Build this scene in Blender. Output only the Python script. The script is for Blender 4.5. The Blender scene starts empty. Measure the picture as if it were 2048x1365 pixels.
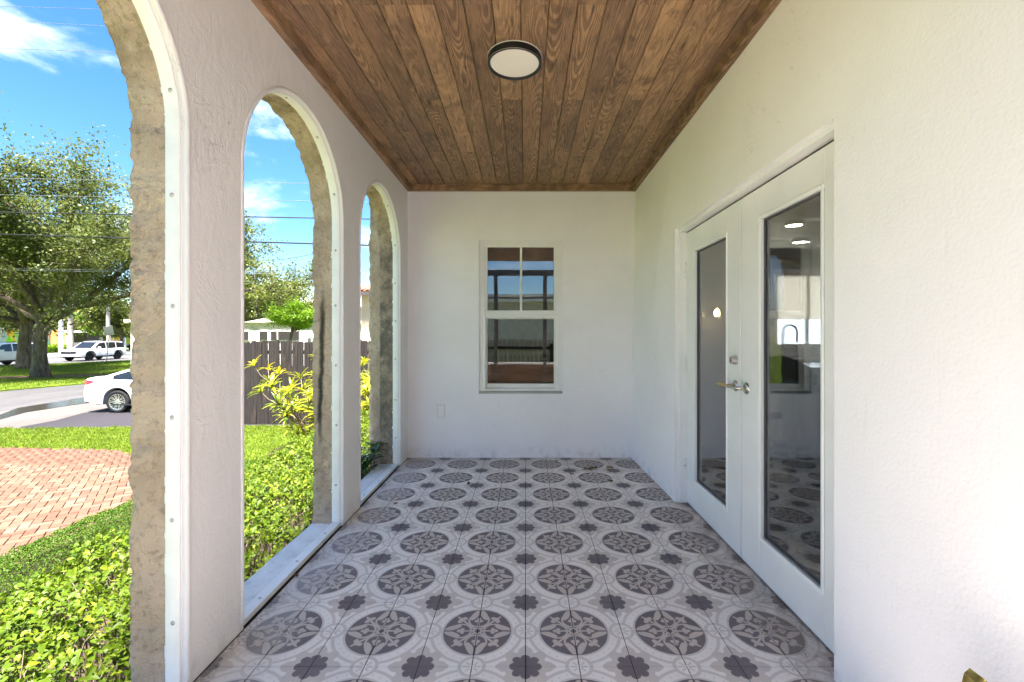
import bpy, bmesh, math, random
import numpy as np
from mathutils import Vector, Matrix, noise

random.seed(7)
RNG = np.random.default_rng(7)
R = math.radians
SC = bpy.context.scene
COL = SC.collection

# ------------------------------------------------------------------ camera
CAM_H = 1.253
FPX = 895.0                      # focal length in pixels of the 2048 px wide photograph
VPX, VPY = 1051.0, 670.0
cam_d = bpy.data.cameras.new('camera')
cam_d.sensor_width = 36.0
cam_d.lens = FPX / 2048.0 * 36.0
cam_d.shift_x = -(VPX - 1024.0) / 2048.0
cam_d.shift_y = -(682.5 - VPY) / 2048.0
cam_d.clip_start = 0.05
cam_d.clip_end = 3000.0
cam = bpy.data.objects.new('camera', cam_d)
COL.objects.link(cam)
cam.location = (0, 0, CAM_H)
cam.rotation_euler = (R(90), 0, 0)
SC.camera = cam

# ------------------------------------------------------------------ sky, sun, exposure
SUN_DIR = Vector((0.03, -0.34, 0.94)).normalized()      # towards the sun
SUN_EL = math.asin(SUN_DIR.z)
SUN_ROT = math.atan2(SUN_DIR.x, SUN_DIR.y)
world = bpy.data.worlds.new('World')
SC.world = world
world.use_nodes = True
wn = world.node_tree
wn.nodes.clear()
w_out = wn.nodes.new('ShaderNodeOutputWorld')
w_bg = wn.nodes.new('ShaderNodeBackground')
w_bg.inputs['Strength'].default_value = 0.050
w_sky = wn.nodes.new('ShaderNodeTexSky')
w_sky.sky_type = 'NISHITA'
w_sky.sun_disc = False
w_sky.sun_elevation = SUN_EL
w_sky.sun_rotation = SUN_ROT
w_sky.air_density = 1.0
w_sky.dust_density = 0.0
w_sky.ozone_density = 3.4
w_tc = wn.nodes.new('ShaderNodeTexCoord')
w_map = wn.nodes.new('ShaderNodeMapping')
w_map.inputs['Scale'].default_value = (1.0, 1.0, 2.1)
w_map.inputs['Location'].default_value = (5.7689, 3.2353, 2.0335)
w_n1 = wn.nodes.new('ShaderNodeTexNoise')
w_n1.inputs['Scale'].default_value = 4.2
w_n1.inputs['Detail'].default_value = 9.0
w_n1.inputs['Roughness'].default_value = 0.56
w_n1.inputs['Distortion'].default_value = 0.25
w_ramp = wn.nodes.new('ShaderNodeMapRange')
w_ramp.interpolation_type = 'SMOOTHSTEP'
w_ramp.inputs['From Min'].default_value = 0.485
w_ramp.inputs['From Max'].default_value = 0.74
w_mix = wn.nodes.new('ShaderNodeMix')
w_mix.data_type = 'RGBA'
w_mix.inputs[7].default_value = (7.0, 7.1, 7.3, 1)
wn.links.new(w_tc.outputs['Generated'], w_map.inputs['Vector'])
wn.links.new(w_map.outputs['Vector'], w_n1.inputs['Vector'])
wn.links.new(w_n1.outputs['Fac'], w_ramp.inputs['Value'])
wn.links.new(w_ramp.outputs['Result'], w_mix.inputs[0])
w_hsv = wn.nodes.new('ShaderNodeHueSaturation')
w_hsv.inputs['Saturation'].default_value = 1.25
w_hsv.inputs['Value'].default_value = 0.74
wn.links.new(w_sky.outputs['Color'], w_hsv.inputs['Color'])
wn.links.new(w_hsv.outputs['Color'], w_mix.inputs[6])
wn.links.new(w_mix.outputs[2], w_bg.inputs['Color'])
wn.links.new(w_bg.outputs['Background'], w_out.inputs['Surface'])

sun_d = bpy.data.lights.new('sun', 'SUN')
sun_d.energy = 3.8
sun_d.angle = R(8.0)
sun_d.color = (1.0, 0.925, 0.89)
sun = bpy.data.objects.new('sun', sun_d)
COL.objects.link(sun)
sun.rotation_euler = (-SUN_DIR).to_track_quat('-Z', 'Y').to_euler()

SC.view_settings.view_transform = 'Standard'
SC.view_settings.look = 'None'
SC.view_settings.exposure = 3.22
SC.view_settings.gamma = 1.0
SC.view_settings.use_curve_mapping = False
SC.render.engine = 'CYCLES'
SC.cycles.use_denoising = True
SC.cycles.max_bounces = 9
SC.cycles.diffuse_bounces = 6
SC.cycles.glossy_bounces = 4
SC.cycles.transparent_max_bounces = 8
SC.cycles.use_adaptive_sampling = True
SC.cycles.adaptive_threshold = 0.03
SC.cycles.transmission_bounces = 6
SC.cycles.caustics_reflective = False
SC.cycles.caustics_refractive = False
SC.cycles.sample_clamp_indirect = 6.0


# ------------------------------------------------------------------ node expression helper
class E:
    """A float socket with arithmetic."""
    def __init__(s, nt, sock):
        s.nt, s.s = nt, sock

    def _m(s, op, *a):
        n = s.nt.nodes.new('ShaderNodeMath')
        n.operation = op
        for i, v in enumerate((s,) + a):
            if isinstance(v, E):
                s.nt.links.new(v.s, n.inputs[i])
            else:
                n.inputs[i].default_value = float(v)
        return E(s.nt, n.outputs[0])

    def __add__(s, o): return s._m('ADD', o)
    __radd__ = __add__
    def __sub__(s, o): return s._m('SUBTRACT', o)
    def __rsub__(s, o): return s._m('MULTIPLY', -1.0)._m('ADD', o)
    def __mul__(s, o): return s._m('MULTIPLY', o)
    __rmul__ = __mul__
    def __truediv__(s, o): return s._m('DIVIDE', o)
    def abs(s): return s._m('ABSOLUTE')
    def sin(s): return s._m('SINE')
    def sqrt(s): return s._m('SQRT')
    def min(s, o): return s._m('MINIMUM', o)
    def max(s, o): return s._m('MAXIMUM', o)
    def pow(s, o): return s._m('POWER', o)
    def frac(s): return s._m('FRACT')
    def floor(s): return s._m('FLOOR')
    def atan2(s, o): return s._m('ARCTAN2', o)
    def mod(s, o): return s._m('FLOORED_MODULO', o)
    def lt(s, o): return s._m('LESS_THAN', o)
    def gt(s, o): return s._m('GREATER_THAN', o)

    def ss(s, lo, hi, a=0.0, b=1.0):
        n = s.nt.nodes.new('ShaderNodeMapRange')
        n.interpolation_type = 'SMOOTHSTEP'
        n.inputs['From Min'].default_value = lo
        n.inputs['From Max'].default_value = hi
        n.inputs['To Min'].default_value = a
        n.inputs['To Max'].default_value = b
        s.nt.links.new(s.s, n.inputs['Value'])
        return E(s.nt, n.outputs[0])


class Mat:
    def __init__(s, name, rough=0.6, spec=0.4, metal=0.0, col=(0.5, 0.5, 0.5)):
        s.m = bpy.data.materials.new(name)
        s.m.use_nodes = True
        s.nt = s.m.node_tree
        s.b = s.nt.nodes['Principled BSDF']
        s.set('Roughness', rough)
        s.set('Specular IOR Level', spec)
        s.set('Metallic', metal)
        s.b.inputs['Base Color'].default_value = (*col, 1)
        s._pos = s._obj = None

    def set(s, k, v):
        if isinstance(v, E):
            s.nt.links.new(v.s, s.b.inputs[k])
        elif hasattr(v, 'is_linked'):
            s.nt.links.new(v, s.b.inputs[k])
        else:
            s.b.inputs[k].default_value = v

    def pos(s):
        if s._pos is None:
            s._pos = s.nt.nodes.new('ShaderNodeNewGeometry').outputs['Position']
        return s._pos

    def objc(s):
        if s._obj is None:
            s._obj = s.nt.nodes.new('ShaderNodeTexCoord').outputs['Object']
        return s._obj

    def rand(s):
        return E(s.nt, s.nt.nodes.new('ShaderNodeObjectInfo').outputs['Random'])

    def attr(s, name):
        n = s.nt.nodes.new('ShaderNodeAttribute')
        n.attribute_name = name
        return E(s.nt, n.outputs['Fac'])

    def xyz(s, vec):
        n = s.nt.nodes.new('ShaderNodeSeparateXYZ')
        s.nt.links.new(vec, n.inputs[0])
        return [E(s.nt, n.outputs[i]) for i in range(3)]

    def vec(s, x, y, z):
        n = s.nt.nodes.new('ShaderNodeCombineXYZ')
        for i, v in enumerate((x, y, z)):
            if isinstance(v, E):
                s.nt.links.new(v.s, n.inputs[i])
            else:
                n.inputs[i].default_value = v
        return n.outputs[0]

    def noise(s, vec, scale, detail=4.0, rough=0.55, dist=0.0, stretch=None):
        if stretch:
            mp = s.nt.nodes.new('ShaderNodeMapping')
            mp.inputs['Scale'].default_value = stretch
            s.nt.links.new(vec, mp.inputs['Vector'])
            vec = mp.outputs['Vector']
        n = s.nt.nodes.new('ShaderNodeTexNoise')
        n.inputs['Scale'].default_value = scale
        n.inputs['Detail'].default_value = detail
        n.inputs['Roughness'].default_value = rough
        n.inputs['Distortion'].default_value = dist
        s.nt.links.new(vec, n.inputs['Vector'])
        return E(s.nt, n.outputs['Fac'])

    def voronoi(s, vec, scale, out='Distance', feature='F1'):
        n = s.nt.nodes.new('ShaderNodeTexVoronoi')
        n.feature = feature
        n.inputs['Scale'].default_value = scale
        s.nt.links.new(vec, n.inputs['Vector'])
        return E(s.nt, n.outputs[out]) if out != 'Color' else n.outputs['Color']

    def mix(s, f, a, b, blend='MIX'):
        n = s.nt.nodes.new('ShaderNodeMix')
        n.data_type = 'RGBA'
        n.blend_type = blend
        if isinstance(f, E):
            s.nt.links.new(f.s, n.inputs[0])
        else:
            n.inputs[0].default_value = f
        for i, v in ((6, a), (7, b)):
            if isinstance(v, (tuple, list)):
                n.inputs[i].default_value = (*v, 1)
            else:
                s.nt.links.new(v, n.inputs[i])
        return n.outputs[2]

    def bump(s, h, strength=0.3, dist=0.01):
        n = s.nt.nodes.new('ShaderNodeBump')
        n.inputs['Strength'].default_value = strength
        n.inputs['Distance'].default_value = dist
        s.nt.links.new(h.s, n.inputs['Height'])
        s.nt.links.new(n.outputs['Normal'], s.b.inputs['Normal'])


def simple(name, col, rough=0.6, spec=0.4, metal=0.0, var=0.12, scale=6.0, bump=0.0, bscale=60.0, bdist=0.004):
    m = Mat(name, rough, spec, metal, col)
    n = m.noise(m.objc(), scale, 5.0)
    lo = tuple(c * (1 - var) for c in col)
    hi = tuple(min(1.0, c * (1 + var)) for c in col)
    m.set('Base Color', m.mix(n.ss(0.3, 0.7), lo, hi))
    if bump:
        m.bump(m.noise(m.objc(), bscale, 4.0), bump, bdist)
    return m.m


# ------------------------------------------------------------------ mesh helpers
class MB:
    def __init__(s):
        s.v, s.f = [], []

    def add(s, vs, fs):
        o = len(s.v)
        s.v += [tuple(p) for p in vs]
        s.f += [tuple(i + o for i in f) for f in fs]
        return s

    def box(s, x0, x1, y0, y1, z0, z1):
        return s.add([(x0, y0, z0), (x1, y0, z0), (x1, y1, z0), (x0, y1, z0),
                      (x0, y0, z1), (x1, y0, z1), (x1, y1, z1), (x0, y1, z1)],
                     [(0, 3, 2, 1), (4, 5, 6, 7), (0, 1, 5, 4), (1, 2, 6, 5), (2, 3, 7, 6), (3, 0, 4, 7)])

    def cbox(s, x0, x1, y0, y1, z0, z1, c):
        """box with chamfered edges on every side (bevel c)"""
        xs, ys, zs = (x0, x1), (y0, y1), (z0, z1)
        bm = bmesh.new()
        bmesh.ops.create_cube(bm, size=1.0)
        for v in bm.verts:
            v.co = ((x0 + x1) / 2 + v.co.x * (x1 - x0), (y0 + y1) / 2 + v.co.y * (y1 - y0), (z0 + z1) / 2 + v.co.z * (z1 - z0))
        bmesh.ops.bevel(bm, geom=list(bm.edges), offset=c, segments=1, affect='EDGES', profile=0.5)
        bm.verts.index_update()
        s.add([v.co[:] for v in bm.verts], [[v.index for v in f.verts] for f in bm.faces])
        bm.free()
        return s

    def tube(s, pts, rad, n=8, cap=True, flat=None):
        pts = [Vector(p) for p in pts]
        if not hasattr(rad, '__len__'):
            rad = [rad] * len(pts)
        o = len(s.v)
        up = Vector((0.13, 0.27, 0.95))
        for i, p in enumerate(pts):
            t = (pts[min(i + 1, len(pts) - 1)] - pts[max(i - 1, 0)])
            t = t.normalized() if t.length > 1e-9 else Vector((0, 0, 1))
            a = up - t * up.dot(t)
            if a.length < 0.15:
                a = Vector((1, 0, 0)) - t * t.x
            a.normalize()
            b = t.cross(a)
            up = a
            for k in range(n):
                an = 2 * math.pi * k / n
                s.v.append(tuple(p + a * (rad[i] * math.cos(an)) + b * (rad[i] * math.sin(an))))
        for i in range(len(pts) - 1):
            for k in range(n):
                k2 = (k + 1) % n
                s.f.append((o + i * n + k, o + i * n + k2, o + (i + 1) * n + k2, o + (i + 1) * n + k))
        if cap:
            s.f.append(tuple(o + k for k in range(n))[::-1])
            s.f.append(tuple(o + (len(pts) - 1) * n + k for k in range(n)))
        return s

    def lathe(s, prof, c, axis='z', n=32, cap=True):
        """prof: list of (radius, height along axis)"""
        o = len(s.v)
        for r, h in prof:
            for k in range(n):
                a = 2 * math.pi * k / n
                u, w = r * math.cos(a), r * math.sin(a)
                if axis == 'z': p = (c[0] + u, c[1] + w, c[2] + h)
                elif axis == 'x': p = (c[0] + h, c[1] + u, c[2] + w)
                else: p = (c[0] + u, c[1] + h, c[2] + w)
                s.v.append(p)
        for i in range(len(prof) - 1):
            for k in range(n):
                k2 = (k + 1) % n
                s.f.append((o + i * n + k, o + i * n + k2, o + (i + 1) * n + k2, o + (i + 1) * n + k))
        if cap:
            s.f.append(tuple(o + k for k in range(n))[::-1])
            s.f.append(tuple(o + (len(prof) - 1) * n + k for k in range(n)))
        return s

    def grid(s, P):
        """P: rows x cols of points"""
        o = len(s.v)
        nr, nc = len(P), len(P[0])
        for row in P:
            s.v += [tuple(p) for p in row]
        for i in range(nr - 1):
            for j in range(nc - 1):
                s.f.append((o + i * nc + j, o + i * nc + j + 1, o + (i + 1) * nc + j + 1, o + (i + 1) * nc + j))
        return s

    def poly(s, pts, z):
        return s.add([(x, y, z) for x, y in pts], [tuple(range(len(pts)))])

    def prism(s, pts, z0, z1):
        n = len(pts)
        vs = [(x, y, z0) for x, y in pts] + [(x, y, z1) for x, y in pts]
        fs = [tuple(range(n))[::-1], tuple(range(n, 2 * n))]
        fs += [(i, (i + 1) % n, n + (i + 1) % n, n + i) for i in range(n)]
        return s.add(vs, fs)

    def mesh(s, name, mat, smooth=False, fix=True):
        me = bpy.data.meshes.new(name)
        me.from_pydata(s.v, [], s.f)
        if fix:
            bm = bmesh.new()
            bm.from_mesh(me)
            bmesh.ops.recalc_face_normals(bm, faces=bm.faces)
            bm.to_mesh(me)
            bm.free()
        if mat is not None:
            me.materials.append(mat)
        if smooth:
            me.polygons.foreach_set('use_smooth', [True] * len(me.polygons))
            try:
                if smooth == 'auto':
                    me.set_sharp_from_angle(angle=R(38))
            except Exception:
                pass
        me.update()
        return me

    def build(s, name, mat, parent=None, smooth=False, fix=True):
        return link(name, s.mesh(name, mat, smooth, fix), parent)


BASES = {}


def link(name, me, parent=None, loc=None, rot=None, scale=None):
    o = bpy.data.objects.new(name, me)
    COL.objects.link(o)
    if parent is not None:
        o.parent = parent
        base = Vector(BASES.get(parent.name, (0, 0, 0)))
        if loc is None and base.length > 0:
            o.matrix_parent_inverse = Matrix.Translation(-base)
    if loc is not None:
        o.location = loc
        if parent is not None:
            base = Vector(BASES.get(parent.name, (0, 0, 0)))
            o.matrix_parent_inverse = Matrix.Translation(-base)
    if rot is not None:
        o.rotation_euler = rot
    if scale is not None:
        o.scale = scale
    return o


def tag(o, label=None, cat=None, group=None, kind=None):
    if label: o['label'] = label
    if cat: o['category'] = cat
    if group: o['group'] = group
    if kind: o['kind'] = kind
    return o


def thing(name, label, cat, base=(0, 0, 0), group=None):
    o = bpy.data.objects.new(name, None)
    COL.objects.link(o)
    o.empty_display_size = 0.1
    o.location = base
    BASES[o.name] = tuple(base)
    return tag(o, label, cat, group)


def copy_tree(o, parent=None):
    c = o.copy()
    COL.objects.link(c)
    if parent is not None:
        c.parent = parent
    for ch in [k for k in o.children]:
        copy_tree(ch, c)
    return c


def scatter(name, tv, tf, M, T, mat, parent=None, tint=None):
    """instances of a small template (same vertex count per face) merged in one mesh by numpy"""
    tv = np.asarray(tv, float)
    tf = np.asarray(tf, int)
    n, k = len(T), len(tv)
    V = np.einsum('nij,kj->nki', M, tv) + T[:, None, :]
    F = tf[None] + (np.arange(n) * k)[:, None, None]
    me = bpy.data.meshes.new(name)
    nf, fl = F.shape[0] * F.shape[1], tf.shape[1]
    me.vertices.add(n * k)
    me.vertices.foreach_set('co', V.reshape(-1).astype(np.float32))
    me.loops.add(nf * fl)
    me.loops.foreach_set('vertex_index', F.reshape(-1).astype(np.int32))
    me.polygons.add(nf)
    me.polygons.foreach_set('loop_start', np.arange(0, nf * fl, fl, dtype=np.int32))
    me.polygons.foreach_set('loop_total', np.full(nf, fl, dtype=np.int32))
    me.update(calc_edges=True)
    if tint is not None:
        at = me.attributes.new('tint', 'FLOAT', 'POINT')
        at.data.foreach_set('value', np.repeat(tint, k).astype(np.float32))
    me.materials.append(mat)
    return link(name, me, parent)


def frames(D, rng, up=None, roll=1.0):
    """orthonormal frames whose local Y is D; local Z leans to up (or random); columns are x,y,z"""
    D = D / np.linalg.norm(D, axis=1, keepdims=True)
    n = len(D)
    U = rng.normal(size=(n, 3)) * roll
    if up is not None:
        U = U + np.asarray(up)
    X = np.cross(D, U)
    X /= np.linalg.norm(X, axis=1, keepdims=True) + 1e-9
    Z = np.cross(X, D)
    return np.stack([X, D, Z], axis=2)


def gpt(x, y, z=-1.1):
    """ground point seen at photo pixel (x, y)"""
    Y = FPX * (CAM_H - z) / (y - VPY)
    return ((x - VPX) / FPX * Y, Y)

# ================================================================== materials of the porch
def make_plaster(name, col, trowel=0.0, dirt=0.0):
    m = Mat(name, 0.75, 0.25, 0, col)
    p = m.pos()
    n = m.noise(p, 1.3, 5.0, 0.6)
    c = m.mix(n.ss(0.3, 0.72), tuple(k * 0.945 for k in col), col)
    fine = m.noise(p, 130.0, 3.0, 0.6)
    c = m.mix(fine.ss(0.60, 0.80) * 0.16, c, tuple(k * 0.72 for k in col))
    x, y, z = m.xyz(p)
    if dirt:
        streak = m.noise(p, 3.0, 6.0, 0.7, stretch=(6.0, 6.0, 0.55))
        c = m.mix(streak.ss(0.60, 0.82) * dirt, c, (0.36, 0.33, 0.29))
        scuff = m.noise(p, 5.0, 7.0, 0.75, 1.1)
        c = m.mix(scuff.ss(0.66, 0.74) * (dirt * 1.1), c, (0.30, 0.285, 0.27))
        crk = m.noise(p, 1.7, 5.0, 0.62, 1.2)
        c = m.mix((crk - 0.5).abs().ss(0.0, 0.0022, 1.0, 0.0) * m.noise(p, 1.1, 2.0).ss(0.52, 0.60) * 0.45, c, (0.42, 0.40, 0.38))
        low = z.ss(0.0, 0.16, 1.0, 0.0) * m.noise(p, 11.0, 6.0, 0.7).ss(0.42, 0.75)
        c = m.mix(low * 0.34, c, (0.20, 0.18, 0.16))
    m.set('Base Color', c)
    h = m.noise(p, 90.0, 3.0, 0.6) * 0.25 + m.noise(p, 3.0, 3.0, 0.5) * 1.0
    if trowel:
        tr = m.noise(p, 6.5, 5.0, 0.62, 1.6, stretch=(1.0, 1.0, 0.55))
        ridge = ((tr - 0.5).abs() * 1.0).ss(0.0, 0.055, 1.0, 0.0)
        gate = m.noise(p, 2.2, 2.0).ss(0.45, 0.62)
        h = h + ridge * gate * trowel * 0.45 + m.noise(p, 9.0, 6.0, 0.68, 0.5, stretch=(1.0, 1.0, 0.5)) * trowel * 2.2
    m.bump(h, 0.40, 0.012)
    return m.m


M_WALL = make_plaster('white_wall_paint', (0.89, 0.862, 0.866), dirt=0.16)
M_ARCADE = make_plaster('white_trowelled_plaster', (0.84, 0.82, 0.81), trowel=0.55, dirt=0.20)
M_PAINT = simple('white_gloss_paint', (0.80, 0.79, 0.775), 0.35, 0.45, var=0.03, scale=4.0, bump=0.05, bscale=40)
M_METAL = simple('white_metal_strip', (0.86, 0.845, 0.82), 0.45, 0.5, var=0.04, scale=9.0, bump=0.08, bscale=50)
M_VINYL = simple('white_vinyl', (0.80, 0.785, 0.75), 0.35, 0.45, var=0.02)
M_SCREW = simple('screw_steel', (0.52, 0.50, 0.48), 0.38, 0.5, 0.7)
M_BLACK = simple('black_enamel', (0.010, 0.010, 0.011), 0.32, 0.5)
M_GAP = simple('dark_joint', (0.03, 0.027, 0.024), 0.9, 0.1)
M_NICKEL = simple('satin_nickel', (0.60, 0.56, 0.50), 0.26, 0.5, 1.0, var=0.05)
M_BRASS = simple('worn_brass', (0.62, 0.46, 0.22), 0.28, 0.5, 1.0, var=0.10)


def make_tile():
    m = Mat('patterned_cement_tile', 0.58, 0.22)
    p = m.pos()
    wob = m.noise(p, 60.0, 2.0) - 0.5
    x, y, z = m.xyz(p)
    H = 0.2032
    wob2 = m.noise(p, 47.0, 2.0) - 0.5
    u = ((x + wob * 0.0035) / H).mod(2.0) - 1.0
    u = u.abs()                               # 0 centre of medallion .. 1 border, medallions at odd multiples
    v = (((y + wob2 * 0.0035) - 4.3315) / H + 1.0).mod(2.0) - 1.0
    v = v.abs()
    # medallion centres lie at x = +-H: shift so that u = 0 there
    a = u.max(v)
    b = u.min(v)
    r = (u * u + v * v).sqrt()

    def disc(px, py, rad, s=0.012):
        d = ((a - px) * (a - px) + (b - py) * (b - py)).sqrt()
        return d.ss(rad - s, rad + s, 1.0, 0.0)

    def ring(px, py, r0, r1, s=0.012):
        d = ((a - px) * (a - px) + (b - py) * (b - py)).sqrt()
        return d.ss(r0 - s, r0 + s) * d.ss(r1 - s, r1 + s, 1.0, 0.0)

    def ell(px, py, ang, la, lb, s=0.12):
        ca, sa = math.cos(ang), math.sin(ang)
        du = ((a - px) * ca + (b - py) * sa) / la
        dv = ((b - py) * ca - (a - px) * sa) / lb
        return (du * du + dv * dv).ss(1 - s, 1 + s, 1.0, 0.0)

    def seg(x0, y0, x1, y1, w, s=0.010):
        L2 = (x1 - x0) ** 2 + (y1 - y0) ** 2
        t = ((a - x0) * (x1 - x0) + (b - y0) * (y1 - y0)) / L2
        t = t.max(0.0).min(1.0)
        dx = a - x0 - t * (x1 - x0)
        dy = b - y0 - t * (y1 - y0)
        d = (dx * dx + dy * dy).sqrt()
        return d.ss(w - s, w + s, 1.0, 0.0)

    # ---- beige leaves and scrolls inside the dark disc
    lv = ell(0.520, 0.098, R(-24), 0.185, 0.070)
    lv = lv.max(ring(0.345, 0.0, 0.192, 0.232))
    lv = lv * b.ss(0.010, 0.030)
    lv = lv.max(seg(0.075, 0.075, 0.37, 0.37, 0.024))
    lv = lv.max(disc(0.375, 0.375, 0.060)).max(disc(0.405, 0.305, 0.052)).max(seg(0.38, 0.38, 0.455, 0.455, 0.022))
    club = disc(0.388, 0.0, 0.044).max(disc(0.318, 0.046, 0.044)).max(seg(0.09, 0.0, 0.33, 0.0, 0.022))
    lv = lv.max(club).max(ring(0.0, 0.0, 0.058, 0.098))
    # ---- rings
    dark = r.ss(0.690, 0.712, 1.0, 0.0)
    edge = ring(0.0, 0.0, 0.70, 0.745)
    outer = ring(0.0, 0.0, 0.900, 0.965)
    th = v.atan2(u)
    dots = ((th * (16.0 / math.pi)).frac() - 0.5).abs()
    dots = (dots * 0.36 + (r - 0.828).abs()).ss(0.030, 0.050, 1.0, 0.0)
    small = disc(1.0, 0.0, 0.262)
    small_ring = ring(1.0, 0.0, 0.195, 0.262)
    da, db = (a - 1.0), b
    sr = (da * da + db * db).sqrt()
    st = db.atan2(da)
    pet = ((st * (4.0 / math.pi) + 0.5).frac() - 0.5).abs()
    petals = (pet * sr * 1.0).ss(0.016, 0.032, 1.0, 0.0) * sr.ss(0.04, 0.06) * sr.ss(0.150, 0.168, 1.0, 0.0)
    # ---- corner rosette at (1,1)
    ca_, cb_ = (a - 1.0).abs(), (b - 1.0).abs()
    cx, cy = ca_.max(cb_), ca_.min(cb_)

    def cdisc(px, py, rad, s=0.012):
        d = ((cx - px) * (cx - px) + (cy - py) * (cy - py)).sqrt()
        return d.ss(rad - s, rad + s, 1.0, 0.0)
    ros = cdisc(0.205, 0.0, 0.098).max(cdisc(0.165, 0.165, 0.085)).max(cdisc(0.0, 0.0, 0.235))
    star = cdisc(0.40, 0.0, 0.135).max(cdisc(0.285, 0.285, 0.115)).max(cdisc(0.0, 0.0, 0.40)).max(cdisc(0.50, 0.0, 0.065))

    cream, beige, dk, lt = (0.90, 0.835, 0.77), (0.60, 0.52, 0.45), (0.180, 0.146, 0.152), (0.66, 0.585, 0.52)
    c = m.mix(star, cream, lt)
    c = m.mix(ros, c, dk)
    c = m.mix(outer * 0.85, c, lt)
    c = m.mix(dots * 0.55, c, lt)
    c = m.mix(edge * 0.85, c, lt)
    c = m.mix(dark, c, dk)
    c = m.mix(lv * r.ss(0.672, 0.690, 1.0, 0.0), c, beige)
    c = m.mix(small, c, cream)
    c = m.mix(small_ring * 0.9, c, lt)
    c = m.mix(petals * 0.8, c, lt)
    # ---- print fade, speckle, each tile its own tone
    sp = m.noise(p, 420.0, 2.0, 0.6)
    c = m.mix(sp.ss(0.56, 0.78) * 0.12, c, (0.62, 0.58, 0.55))
    rnd = m.rand()
    c = m.mix(rnd * 0.09, c, (0.45, 0.42, 0.40))
    # ---- wear and dirt: grime towards the arches, brown along the door sill, dull film at the far wall
    g1 = m.noise(p, 5.0, 7.0, 0.72, 0.5)
    g2 = m.noise(p, 95.0, 4.0, 0.7)
    left = x.ss(-1.24, -0.78, 1.0, 0.0)
    fade = (left * 1.25 + g1 - 0.62).ss(0.08, 0.62)
    c = m.mix(fade * 0.40, c, (0.56, 0.52, 0.485))
    spk = (left + (g1 - 0.5) * 1.6).ss(0.62, 1.15) * g2.ss(0.44, 0.62)
    c = m.mix(spk * 0.62, c, (0.13, 0.092, 0.080))
    right = (x - y * 0.02).ss(0.72, 1.12)
    br = (right + (g1 - 0.5) * 1.7).ss(0.42, 1.05)
    c = m.mix(br * 0.50, c, (0.30, 0.235, 0.185))
    c = m.mix((right + (g1 - 0.5) * 1.4).ss(0.9, 1.25) * g2.ss(0.38, 0.6) * 0.75, c, (0.10, 0.085, 0.07))
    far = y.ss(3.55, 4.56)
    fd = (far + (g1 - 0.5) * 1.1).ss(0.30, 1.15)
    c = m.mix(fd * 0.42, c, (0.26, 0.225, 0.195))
    film = m.noise(p, 2.2, 6.0, 0.68).ss(0.50, 0.75)
    c = m.mix(film * 0.10, c, (0.33, 0.30, 0.275))
    m.set('Base Color', c)
    m.set('Roughness', g1.ss(0.2, 0.8, 0.48, 0.72))
    m.bump(sp * 0.4 + m.noise(p, 18.0, 3.0), 0.10, 0.003)
    return m.m


M_TILE = make_tile()


def make_plank():
    m = Mat('stained_knotty_pine', 0.50, 0.35)
    o = m.objc()
    x, y, z = m.xyz(o)
    rn = m.rand()
    r2 = (rn * 37.17).frac()
    r3 = (rn * 91.73).frac()
    r4 = (rn * 17.31).frac()
    v = m.vec(x + rn * 31.0, y + r2 * 17.0, z)
    warp = m.noise(v, 2.0, 2.0, 0.4, 0.1, stretch=(2.0, 0.8, 1.0))
    xo = (r3 - 0.5) * 0.085
    q = (x - xo) * (x - xo)
    sgn = (r2.gt(0.5) - 0.5) * 2.0
    wid = r4.ss(0.0, 1.0, 30.0, 150.0)
    t = y * sgn * 0.75 + q * wid + warp * 1.0 + r3 * 9.0
    knots = m.voronoi(m.vec(x * 5.5 + rn * 63.0, y * 1.35 + r3 * 23.0, 0.0), 1.0)
    kz = knots.ss(0.0, 0.42, 1.0, 0.0)
    t = t + kz * kz * 0.55
    ring = ((t * 8.5).frac() - 0.5).abs() * 2.0
    ring = ring.ss(0.05, 0.95)
    fine = m.noise(v, 9.0, 6.0, 0.72, 0.2, stretch=(11.0, 0.6, 11.0))
    blot = m.noise(v, 2.6, 6.0, 0.64, 0.7, stretch=(2.4, 1.0, 1.0))
    blot2 = m.noise(v, 14.0, 4.0, 0.66, 0.9, stretch=(1.6, 1.0, 1.0))
    amber, brown, dark = (0.50, 0.300, 0.155), (0.225, 0.138, 0.086), (0.042, 0.028, 0.020)
    # contrast of early and late wood differs board to board
    con = r4.ss(0.05, 0.95, 0.30, 1.0)
    base = m.mix((blot * 1.0 + rn * 0.22).ss(0.36, 0.86), brown, amber)
    c = m.mix(ring.ss(0.30, 0.92, 1.0, 0.0) * con * 0.66, base, (0.095, 0.050, 0.030))
    c = m.mix(fine.ss(0.50, 0.66) * 0.72, c, dark)
    c = m.mix(fine.ss(0.28, 0.44, 1.0, 0.0) * 0.34, c, (0.60, 0.29, 0.13))
    c = m.mix(m.noise(v, 3.7, 6.0, 0.66, 0.9, stretch=(2.0, 1.0, 1.0)).ss(0.50, 0.72) * (r2 * 0.35 + 0.45), c, (0.068, 0.040, 0.027))
    c = m.mix(blot2.ss(0.55, 0.74) * blot.ss(0.40, 0.62) * 0.65, c, dark)
    c = m.mix(knots.ss(0.02, 0.07, 1.0, 0.0) * 0.9, c, (0.018, 0.010, 0.007))
    c = m.mix(knots.ss(0.07, 0.13, 1.0, 0.0) * 0.35, c, (0.10, 0.040, 0.020))
    c = m.mix(r3 * 0.22, c, (0.23, 0.135, 0.085))
    m.set('Base Color', c)
    m.set('Roughness', fine.ss(0.3, 0.7, 0.42, 0.62))
    m.bump(fine * 0.6 + ring * 0.35 * con, 0.22, 0.002)
    return m.m


M_PLANK = make_plank()


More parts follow.
